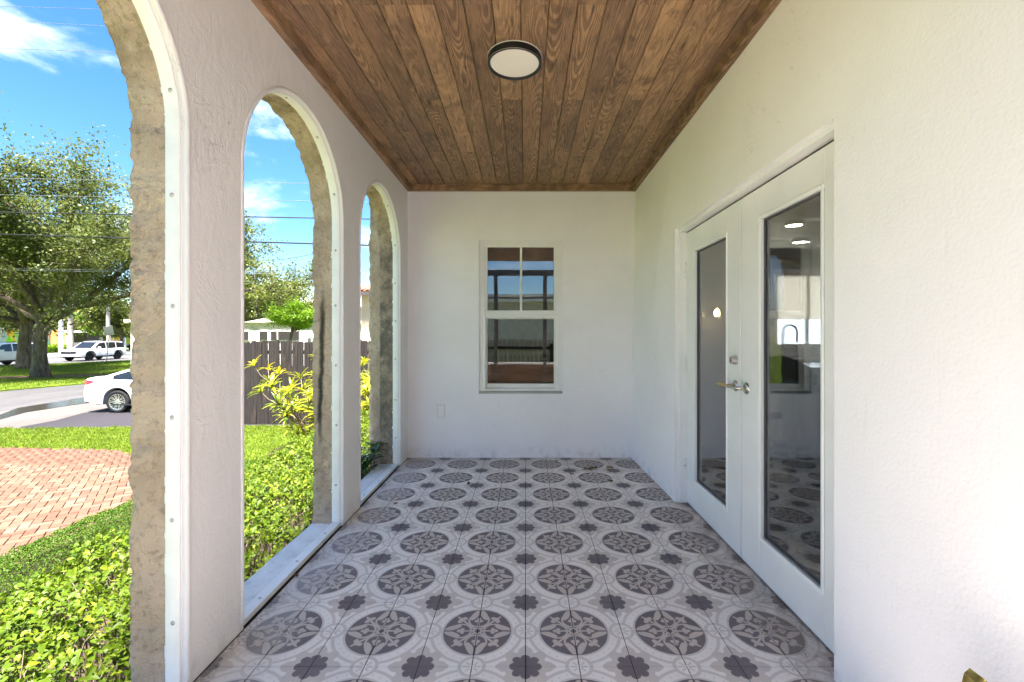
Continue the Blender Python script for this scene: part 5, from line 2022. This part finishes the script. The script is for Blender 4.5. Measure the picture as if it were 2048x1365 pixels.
MB().box(-29.0, -10.0, 50.0, 64.0, GZ, 4.6).build('wall', M_CREAM, hb2)
rr = MB()
rr.add([(-29.6, 49.4, 4.5), (-9.4, 49.4, 4.5), (-9.4, 57, 5.9), (-29.6, 57, 5.9), (-29.6, 64.6, 4.5), (-9.4, 64.6, 4.5), (-29.6, 49.4, 4.35), (-9.4, 49.4, 4.35)],
       [(0, 1, 2, 3), (3, 2, 5, 4), (0, 6, 7, 1), (1, 7, 5, 2), (0, 3, 4, 6)])
rr.build('roof', simple('pale_metal_roof', (0.72, 0.70, 0.70), 0.5), hb2)

# ================================================================== across the street
M_ORANGE = simple('orange_render', (0.60, 0.30, 0.095), 0.85, 0.2, var=0.12, scale=0.5)
ob_ = thing('orange_building', 'orange rendered building with clay coloured parapet across the street', 'building', (-76, 82, GZ))
MB().box(-86, -72.0, 71.0, 98.0, GZ, 3.7).build('wall', M_ORANGE, ob_)
MB().box(-86.3, -71.7, 70.7, 98.3, 3.7, 4.25).build('parapet', M_CLAY, ob_)
MB().box(-86, -71.99, 84.0, 98.0, 4.25, 6.6).build('upper_storey', M_ORANGE, ob_)
for (a, b, z0, z1) in ((73.0, 74.6, 0.6, 2.4), (76.5, 78.1, 0.6, 2.4), (80.2, 81.6, -1.0, 1.5), (86.0, 88.5, -1.0, 1.9), (91, 92.6, 0.6, 2.4)):
    fr = MB().box(-71.98, -71.9, a - 0.12, b + 0.12, z0 - 0.12, z1 + 0.12).build('window', M_PAINT, ob_)
    MB().box(-71.89, -71.86, a, b, z0, z1).build('pane', M_PANE, fr)
MB().box(-71.98, -70.4, 79.0, 83.0, 1.9, 2.15).build('awning', M_PAINT, ob_)

mural_m = Mat('painted_mural', 0.8, 0.2)
p_ = mural_m.pos()
col_ = mural_m.voronoi(p_, 0.55, 'Color')
n1 = mural_m.noise(p_, 0.5, 4.0, 0.6, 1.5)
hsv = mural_m.nt.nodes.new('ShaderNodeHueSaturation')
hsv.inputs['Saturation'].default_value = 1.35
hsv.inputs['Value'].default_value = 0.75
mural_m.nt.links.new(col_, hsv.inputs['Color'])
c_ = mural_m.mix(n1.ss(0.42, 0.55), (0.20, 0.52, 0.60), hsv.outputs['Color'])
c_ = mural_m.mix(mural_m.noise(p_, 0.9, 3.0, 0.5, 2.0).ss(0.55, 0.62), c_, (0.70, 0.66, 0.55))
c_ = mural_m.mix(mural_m.noise(p_, 0.35, 3.0, 0.5, 1.0).ss(0.58, 0.64), c_, (0.62, 0.50, 0.06))
mural_m.set('Base Color', c_)
mb_ = thing('mural_building', 'building side covered in a multicoloured abstract mural behind the oak', 'building', (-76, 58, GZ))
MB().box(-90, -70.0, 44.0, 66.0, GZ, 6.0).build('wall', mural_m.m, mb_)
MB().box(-90.2, -69.8, 43.8, 66.2, 6.0, 6.35).build('parapet', M_PAINT, mb_)

cp = thing('white_canopy', 'low white flat canopy on posts between the mural and the orange building', 'canopy', (-66, 68.5, GZ))
MB().cbox(-69.5, -63.5, 67.0, 71.5, 1.55, 2.15, 0.03).build('canopy_roof', M_PAINT, cp)
for (x, y) in ((-63.8, 67.3), (-63.8, 71.2), (-69.0, 67.3), (-69.0, 71.2)):
    MB().box(x - 0.12, x + 0.12, y - 0.12, y + 0.12, GZ, 1.55).build('post', M_PAINT, cp)
MB().box(-69.3, -66.5, 67.8, 71.0, GZ, 1.54).build('dark_opening', simple('opening_shade', (0.06, 0.055, 0.05), 0.5), cp)  # dark box added as the shade of the opening under the canopy
lw = MB().box(-61.5, -61.0, 60.0, 66.0, GZ, 0.2)
tag(lw.build('low_wall', M_OFFW), 'low cream boundary wall across the street by the canopy', 'wall')
for (x, y0, y1, lab) in ((-54.6, 66.0, 76.0, 'low clipped green hedge in front of the orange building'), (-60.0, 50.0, 58.0, 'low clipped hedge before the mural wall')):
    rg = np.random.default_rng(int(y0))
    n = 9000
    t = thing('far_hedge', lab, 'hedge', (x, (y0 + y1) / 2, GZ))
    xx, yy = rg.uniform(x - 0.6, x + 0.6, n), rg.uniform(y0, y1, n)
    zz = GZ + rg.uniform(0.1, 1.0, n)
    M = frames(rg.normal(0, 1, (n, 3)) + np.array([0.3, -0.3, 0.8]), rg) * 0.22
    scatter('foliage', CARD_V, CARD_F, M, np.stack([xx, yy, zz], 1), M_LIME, t, rg.random(n))

# pale palm-like trunks and posts across the street
for (x, y, h, r_, lab) in ((-47.3, 46.5, 7.5, 0.20, 'pale bare palm trunk behind the white sport utility vehicle'), (-52.2, 56.0, 7.5, 0.19, 'pale palm trunk right of the white canopy'),):
    t = thing('palm_tree', lab, 'tree', (x, y, GZ), 'palms across the street')
    MB().tube([(x + 0.05 * math.sin(k), y, GZ + h * k / 8) for k in range(9)], [r_ * (1.25 - 0.05 * k) for k in range(9)], 12).build('trunk', simple('pale_palm_bark', (0.42, 0.36, 0.30), 0.9, 0.1, var=0.2, scale=3), t, True)
    fm = MB()
    rg_ = random.Random(int(-x * 10))
    for k in range(16):
        a = k * 2.399
        el = rg_.uniform(-0.2, 0.9)
        rows = []
        for j in range(7):
            tt = j / 6
            rr_ = 1.9 * tt
            zz = h + GZ + math.sin(el) * rr_ - 0.9 * tt * tt
            cx, cy = x + math.cos(a) * rr_ * math.cos(el), y + math.sin(a) * rr_ * math.cos(el)
            wd = 0.28 * math.sin(math.pi * min(0.97, tt + 0.08))
            rows.append([(cx - math.sin(a) * wd, cy + math.cos(a) * wd, zz - 0.12), (cx, cy, zz), (cx + math.sin(a) * wd, cy - math.cos(a) * wd, zz - 0.12)])
        fm.grid(rows)
    fm.build('fronds', M_OAK2, t)
MB_post = thing('utility_post', 'white concrete post standing beside the mural', 'post', (-54.5, 52.5, GZ))
MB().box(-54.65, -54.35, 52.35, 52.65, GZ, 2.9).build('shaft', M_OFFW, MB_post)
MB().cbox(-54.72, -54.28, 52.28, 52.72, 2.9, 3.0, 0.02).build('cap', M_OFFW, MB_post)

# road sign seen from the back, leaning post
sg = thing('road_sign', 'grey backed road sign on a thin leaning post by the street', 'sign', (-36.0, 38.6, GZ))
M_SIGN = simple('grey_sign_back', (0.21, 0.23, 0.21), 0.5, 0.4, 0.3)
MB().tube([(-36.15, 38.6, GZ), (-35.72, 38.5, 2.05)], 0.035, 8).build('post', simple('galvanised_post', (0.45, 0.46, 0.46), 0.5, 0.4, 0.5), sg)
s_ = MB().cbox(-0.32, 0.32, -0.012, 0.012, -0.40, 0.40, 0.01)
link('sign_plate', s_.mesh('sign_plate', M_SIGN), sg, (-35.79, 38.42, 1.60), (0, R(-8), R(28)))

# ================================================================== overhead wires
M_WIRE = simple('black_cable', (0.012, 0.012, 0.013), 0.6)
M_WIRE2 = simple('grey_wire', (0.16, 0.17, 0.19), 0.5, 0.4, 0.3)
wires = [  # y in photo at x=0, at x=600; distance; radius; label
    (425, 436, 19.0, 0.026, 'thick black overhead cable, upper of the two black ones', M_WIRE),
    (469, 487, 19.3, 0.034, 'thick black overhead cable, lower of the two black ones', M_WIRE),
    (357, 367, 19.0, 0.010, 'thin grey overhead wire well above the two black cables', M_WIRE2),
    (390, 402, 19.0, 0.010, 'thin grey overhead wire just above the two black cables', M_WIRE2),
    (97, 118, 15.0, 0.007, 'thin overhead wire high in the sky, lowest of the three', M_WIRE2),
    (41, 74, 15.0, 0.006, 'thin overhead wire high in the sky, middle of the three', M_WIRE2),
    (13, 30, 15.0, 0.006, 'thin overhead wire high in the sky, topmost of the three', M_WIRE2),
    (538, 545, 21.0, 0.010, 'thin twin overhead wire low over the white building, upper strand', M_WIRE2),
    (541, 548.5, 21.0, 0.010, 'thin twin overhead wire low over the white building, lower strand', M_WIRE2),
]
for (ya, yb, Y, r_, lab, mt) in wires:
    pts = []
    for k in range(-2, 31):
        px = -400 + k * 80
        y = ya + (yb - ya) * px / 600.0
        sag = 3.0e-6 * (px - 350) ** 2 * 0.0
        pts.append(((px - VPX) / FPX * Y, Y, CAM_H + (VPY - y) / FPX * Y))
    o = MB().tube(pts, r_, 6).build('overhead_wire', mt, None, True)
    tag(o, lab, 'wire', 'overhead wires')
sw_ = [(-14.5, 24.0, 5.25 - 0.05), (-12.9, 23.9, 5.28), (-11.2, 23.8, 5.55), (-8.4, 23.7, 6.1)]
tag(MB().tube(sw_, 0.012, 6).build('overhead_wire', M_WIRE, None, True), 'slack service wire rising to the right under the black cables', 'wire', 'overhead wires')

# ================================================================== cars
M_CARW = Mat('white_car_paint', 0.28, 0.5, 0, (0.78, 0.78, 0.79))
M_CARW.set('Base Color', M_CARW.mix(M_CARW.noise(M_CARW.objc(), 2.0, 2.0).ss(0.3, 0.7), (0.76, 0.76, 0.775), (0.80, 0.80, 0.81)))
M_CARW.set('Coat Weight', 0.6)
M_CARW.set('Coat Roughness', 0.06)
M_CARW = M_CARW.m
M_CARD = simple('dark_car_paint', (0.02, 0.022, 0.026), 0.25, 0.5)
M_TYRE = simple('tyre_rubber', (0.018, 0.018, 0.019), 0.85, 0.2)
M_ALLOY = simple('machined_alloy', (0.62, 0.62, 0.63), 0.25, 0.5, 0.9)
M_DKALLOY = simple('dark_alloy', (0.03, 0.03, 0.032), 0.35, 0.5, 0.6)
M_PLASTIC = simple('black_car_plastic', (0.018, 0.018, 0.020), 0.6, 0.3)
M_TAIL = simple('red_tail_lens', (0.42, 0.012, 0.015), 0.15, 0.6)
M_HEAD = simple('clear_headlamp', (0.30, 0.31, 0.33), 0.12, 0.7)
M_CARGL = simple('tinted_car_glass', (0.012, 0.014, 0.016), 0.06, 0.7)


def car(name, label, paint, L, W, wheels_x, wr, top, roof, belt_f, sill, tum=0.80, suv=False, rim_mat=None, spokes=10):
    """x forward, z up, origin on the ground; top / roof: lists of (x, z) for the body top line and the cabin line"""
    t = thing(name, label, 'car', (0, 0, 0))
    tx, tz = [p[0] for p in top], [p[1] for p in top]
    rx, rz = [p[0] for p in roof], [p[1] for p in roof]
    xs = np.linspace(-L / 2, L / 2, 120)

    def wid(x):
        e = min(1.0, (L / 2 - abs(x)) / 0.55)
        return W / 2 * (0.80 + 0.20 * math.sqrt(max(0.0, 1 - (1 - e) ** 2)))

    def zbot(x):
        z = sill + 0.10 * max(0.0, (abs(x) - (L / 2 - 0.7)) / 0.7)
        for w in wheels_x:
            d = abs(x - w)
            ra = wr + 0.075
            if d < ra:
                z = max(z, wr + math.sqrt(ra * ra - d * d) * 0.985)
        return z

    def ztop(x):
        return float(np.interp(x, tx, tz))
    body = MB()
    rows = []
    for x in xs:
        w, zb, zt = wid(x), zbot(x), ztop(x)
        ze = (abs(x) - (L / 2 - 0.10)) / 0.10
        zt2 = zt
        h = max(0.05, zt2 - zb)
        half = [(0.0, zb), (w * 0.90, zb), (w * 0.985, zb + 0.02), (w, zb + 0.30 * h), (w * 1.0, zb + 0.55 * h), (w * 0.985, zb + 0.66 * h), (w * 0.975, zb + 0.80 * h), (w * 0.955, zb + 0.93 * h), (w * 0.90, zb + 0.985 * h), (w * 0.6, zb + 1.0 * h + 0.012), (0.0, zb + h + 0.018)]
        row = [(x, y, z) for y, z in half] + [(x, -y, z) for y, z in half[-2::-1]]
        rows.append(row)
    body.grid(rows)
    n = len(rows[0])
    body.f.append(tuple(range(n)))
    body.f.append(tuple((len(rows) - 1) * n + k for k in range(n)))
    bo = body.build('body', paint, t, 'auto')
    # cabin
    cab = MB()
    cx = np.linspace(rx[0], rx[-1], 60)

    def zr(x):
        return float(np.interp(x, rx, rz))

    def side(x, z):
        b = ztop(x)
        f = (z - b) / max(0.01, roof_max - b)
        return wid(x) * (0.925 - (0.925 - tum) * max(0.0, min(1.0, f)) ** 1.15)
    roof_max = max(rz)
    rows = []
    for x in cx:
        z1, b = zr(x), ztop(x) - 0.03
        hs_ = []
        for f in (0.0, 0.3, 0.6, 0.85):
            z = b + (z1 - 0.05 - b) * f
            hs_.append((side(x, z), z))
        ye = side(x, z1)
        hs_ += [(ye * 0.97, z1 - 0.025), (ye * 0.88, z1 - 0.006), (ye * 0.5, z1 + 0.006), (0.0, z1 + 0.010)]
        rows.append([(x, y, z) for y, z in hs_] + [(x, -y, z) for y, z in hs_[-2::-1]])
    cab.grid(rows)
    cab.build('cabin', paint, t, 'auto')
    # side windows
    for (xa, xb) in belt_f:
        for sgn in (1, -1):
            g = MB()
            rows = []
            for x in np.linspace(xa, xb, 10):
                lo, hi = ztop(x) + 0.025, zr(x) - 0.085
                if hi < lo + 0.004:
                    hi = lo + 0.004
                rows.append([(x, sgn * (side(x, z) + 0.006), z) for z in (lo, lo + (hi - lo) * 0.5, hi)])
            g.grid(rows)
            g.build('side_window', M_CARGL, t, True, fix=False)
    # windscreen and rear glass: where the cabin line slopes
    for (xa, xb) in ((roof[-2][0] + 0.02, roof[-1][0] - 0.06), (roof[0][0] + 0.07, roof[1][0] - 0.03)):
        g = MB()
        rows = []
        for x in np.linspace(xa, xb, 8):
            ye = side(x, zr(x)) * 0.86
            rows.append([(x, ye * s_, zr(x) + 0.024 - 0.014 * abs(s_)) for s_ in (-1, -0.5, 0, 0.5, 1)])
        g.grid(rows)
        g.build('windscreen', M_CARGL, t, True, fix=False)
    # wheels
    rm = rim_mat or M_ALLOY
    ty = MB().lathe([(wr * 0.70, -0.10), (wr * 0.93, -0.105), (wr * 0.99, -0.085), (wr, -0.05), (wr, 0.05), (wr * 0.99, 0.085), (wr * 0.93, 0.105), (wr * 0.70, 0.10), (wr * 0.70, -0.10)], (0, 0, 0), 'y', 36, cap=False).mesh('tyre', M_TYRE, True)
    dk = MB().lathe([(0.0001, 0.03), (wr * 0.66, 0.03), (wr * 0.70, 0.10), (wr * 0.72, 0.10), (wr * 0.72, -0.09), (0.0001, -0.09)], (0, 0, 0), 'y', 32, cap=False).mesh('barrel', M_DKALLOY, True)
    rim = MB().lathe([(wr * 0.655, 0.088), (wr * 0.66, 0.099), (wr * 0.705, 0.101), (wr * 0.715, 0.09)], (0, 0, 0), 'y', 36, cap=False)
    rim.lathe([(0.0001, 0.085), (0.05, 0.084), (0.065, 0.07), (0.065, 0.02)], (0, 0, 0), 'y', 16, cap=False)
    for k in range(spokes):
        a = 2 * math.pi * k / spokes
        for da in (-0.085, 0.085):
            c0, s0 = math.cos(a + da * 0.4), math.sin(a + da * 0.4)
            c1, s1 = math.cos(a + da * 1.6), math.sin(a + da * 1.6)
            p0, p1 = (0.045 * c0, 0.045 * s0), (wr * 0.67 * c1, wr * 0.67 * s1)
            nx, nz = -s0 * 0.010, c0 * 0.010
            v8 = [(p0[0] - nx, 0.082, p0[1] - nz), (p0[0] + nx, 0.082, p0[1] + nz), (p1[0] + nx, 0.095, p1[1] + nz), (p1[0] - nx, 0.095, p1[1] - nz),
                  (p0[0] - nx, 0.045, p0[1] - nz), (p0[0] + nx, 0.045, p0[1] + nz), (p1[0] + nx, 0.055, p1[1] + nz), (p1[0] - nx, 0.055, p1[1] - nz)]
            rim.add(v8, [(0, 1, 2, 3), (4, 7, 6, 5), (0, 4, 5, 1), (1, 5, 6, 2), (2, 6, 7, 3), (3, 7, 4, 0)])
    rim_me = rim.mesh('rim', rm)
    for w in wheels_x:
        for sgn in (1, -1):
            wo = link('wheel', dk, t)
            wo.location = (w, sgn * (W / 2 - 0.125), wr)
            if sgn < 0:
                wo.rotation_euler = (0, 0, math.pi)
            for nm, me in (('tyre', ty), ('rim', rim_me)):
                c_ = bpy.data.objects.new(nm, me)
                COL.objects.link(c_)
                c_.parent = wo
    # dark inner arches and under-body
    MB().box(-L / 2 + 0.25, L / 2 - 0.25, -W / 2 + 0.28, W / 2 - 0.28, sill - 0.02, sill + 0.5).build('underbody', M_PLASTIC, t)
    return t, wid, ztop, side, zr


def lamp_patch(t, nm, mat, wid, pts, sgn, off=0.012):
    """lamp lens wrapped round a corner: pts (x, z)"""
    mb = MB()
    rows = []
    for (xa, z0, z1) in pts:
        rows.append([(xa, sgn * (wid(xa) * f + off), z) for z, f in ((z0, 0.985), ((z0 + z1) / 2, 0.98), (z1, 0.95))])
    mb.grid(rows)
    mb.build(nm, mat, t, True, fix=False)


def sedan():
    L, W = 4.85, 1.85
    top = [(-2.43, 0.62), (-2.41, 0.80), (-2.36, 0.975), (-2.30, 1.04), (-1.95, 1.045), (-1.5, 0.985), (0.0, 0.93), (0.95, 0.93), (1.6, 0.88), (2.1, 0.78), (2.35, 0.66), (2.43, 0.5)]
    roof = [(-2.05, 1.03), (-0.95, 1.385), (-0.55, 1.44), (0.0, 1.465), (0.25, 1.44), (1.10, 0.93)]
    t, wid, ztop, side, zr = car('sedan_car', 'white sedan parked on the driveway, its rear showing beside the first pillar', M_CARW, L, W, (-1.36, 1.42), 0.335, top, roof, ((-1.52, -0.80), (-0.74, 0.02), (0.08, 0.86)), 0.24, 0.72, spokes=10)
    for sgn in (1, -1):
        lamp_patch(t, 'taillight', M_TAIL, wid, [(-2.425, 0.86, 0.97), (-2.36, 0.85, 0.985), (-2.22, 0.865, 0.985), (-2.05, 0.93, 0.965)], sgn)
        lamp_patch(t, 'headlight', M_HEAD, wid, [(2.40, 0.60, 0.68), (2.25, 0.62, 0.72), (1.95, 0.68, 0.77)], sgn)
        MB().cbox(-0.95, -0.76, sgn * 0.915 - 0.012, sgn * 0.915 + 0.012, 0.80, 0.825, 0.004).build('door_handle', M_CARW, t)
        MB().cbox(0.10, 0.29, sgn * 0.915 - 0.012, sgn * 0.915 + 0.012, 0.80, 0.825, 0.004).build('door_handle', M_CARW, t)
        mb = MB()
        mb.cbox(0.78, 0.93, sgn * 1.0 - 0.09, sgn * 1.0 + 0.09, 0.92, 1.05, 0.03)
        mb.build('wing_mirror', M_CARW, t)
        MB().box(-1.50, 1.25 - 0.15, sgn * 0.918 - 0.008, sgn * 0.918 + 0.008, 0.225, 0.27).build('side_skirt', M_PLASTIC, t)
    MB().cbox(-2.455, -2.38, -0.70, 0.70, 0.27, 0.40, 0.02).build('rear_diffuser', M_PLASTIC, t)
    MB().cbox(-2.462, -2.425, -0.26, 0.26, 0.70, 0.82, 0.006).build('number_plate', simple('plate_face', (0.6, 0.6, 0.58), 0.4), t)
    return t


sd = sedan()
sd.location = (-10.95, 14.40, GZ + 0.008)
sd.rotation_euler = (0, 0, R(3.0))


def suv(label):
    L, W = 5.0, 1.98
    top = [(-2.5, 0.55), (-2.48, 0.80), (-2.44, 1.05), (-2.3, 1.10), (0.0, 1.07), (1.0, 1.06), (1.75, 1.05), (2.25, 1.0), (2.42, 0.92), (2.5, 0.62)]
    roof = [(-2.42, 1.10), (-2.05, 1.70), (-1.2, 1.765), (0.0, 1.755), (0.45, 1.70), (1.30, 1.06)]
    t, wid, ztop, side, zr = car('suv_car', label, M_CARW, L, W, (-1.42, 1.48), 0.385, top, roof, ((-2.18, -1.28), (-1.20, -0.22), (-0.14, 0.86)), 0.32, 0.80, True, M_DKALLOY, 5)
    for sgn in (1, -1):
        lamp_patch(t, 'headlight', M_HEAD, wid, [(2.47, 0.70, 0.92), (2.36, 0.70, 0.94), (2.18, 0.74, 0.94)], sgn)
        lamp_patch(t, 'taillight', M_TAIL, wid, [(-2.48, 0.70, 1.0), (-2.40, 0.70, 1.02), (-2.30, 0.72, 1.0)], sgn)
        MB().cbox(0.62, 0.80, sgn * 1.09 - 0.10, sgn * 1.09 + 0.10, 1.08, 1.24, 0.03).build('wing_mirror', M_CARW, t)
        MB().box(-1.0, 1.05, sgn * 0.985 - 0.01, sgn * 0.985 + 0.01, 0.30, 0.44).build('sill_trim', M_PLASTIC, t)
        for w in (-1.42, 1.48):
            ar = MB()
            rows = []
            for k in range(17):
                a = math.pi * k / 16
                rows.append([(w + (0.385 + q) * math.cos(a), sgn * (wid(w) + 0.012), 0.385 + (0.385 + q) * math.sin(a)) for q in (0.07, 0.135)])
            ar.grid(rows)
            ar.build('arch_trim', M_PLASTIC, t)
        MB().cbox(-1.9, 0.1, sgn * 0.72 - 0.02, sgn * 0.72 + 0.02, 1.76, 1.80, 0.006).build('roof_rail', M_PLASTIC, t)
        for xh in (-1.05, 0.0):
            MB().cbox(xh, xh + 0.22, sgn * 0.985 - 0.012, sgn * 0.985 + 0.012, 0.93, 0.96, 0.004).build('door_handle', M_CARW, t)
    MB().cbox(2.44, 2.52, -0.66, 0.66, 0.66, 0.88, 0.02).build('grille', M_PLASTIC, t)
    MB().cbox(2.44, 2.525, -0.70, 0.70, 0.36, 0.46, 0.02).build('lower_grille', M_PLASTIC, t)
    return t


s1 = suv('white sport utility vehicle waiting in the street, right of the oak trunk')
s1.location = (-40.4, 41.95, GZ - 0.006)
s1.rotation_euler = (0, 0, R(-90 + 2))
s2 = copy_tree(s1)
s2['label'] = 'white sport utility vehicle left of the oak trunk, cut by the picture edge'
s2['group'] = s1['group'] = 'white vehicles in the street'
s2.location = (-40.1, 34.0, GZ - 0.006)
top = [(-2.25, 0.5), (-2.2, 0.85), (-1.5, 0.95), (0.9, 0.93), (1.8, 0.85), (2.2, 0.6), (2.25, 0.45)]
roof = [(-1.9, 0.9), (-0.9, 1.40), (0.2, 1.43), (1.1, 0.92)]
dk_car = car('dark_car', 'dark hatchback parked far off in front of the orange building', M_CARD, 4.5, 1.8, (-1.3, 1.35), 0.33, top, roof, ((-1.3, -0.2), (-0.1, 0.75)), 0.25, 0.75)[0]
dk_car.location = (-59.5, 69.5, GZ + 0.06)
dk_car.rotation_euler = (0, 0, R(-80))
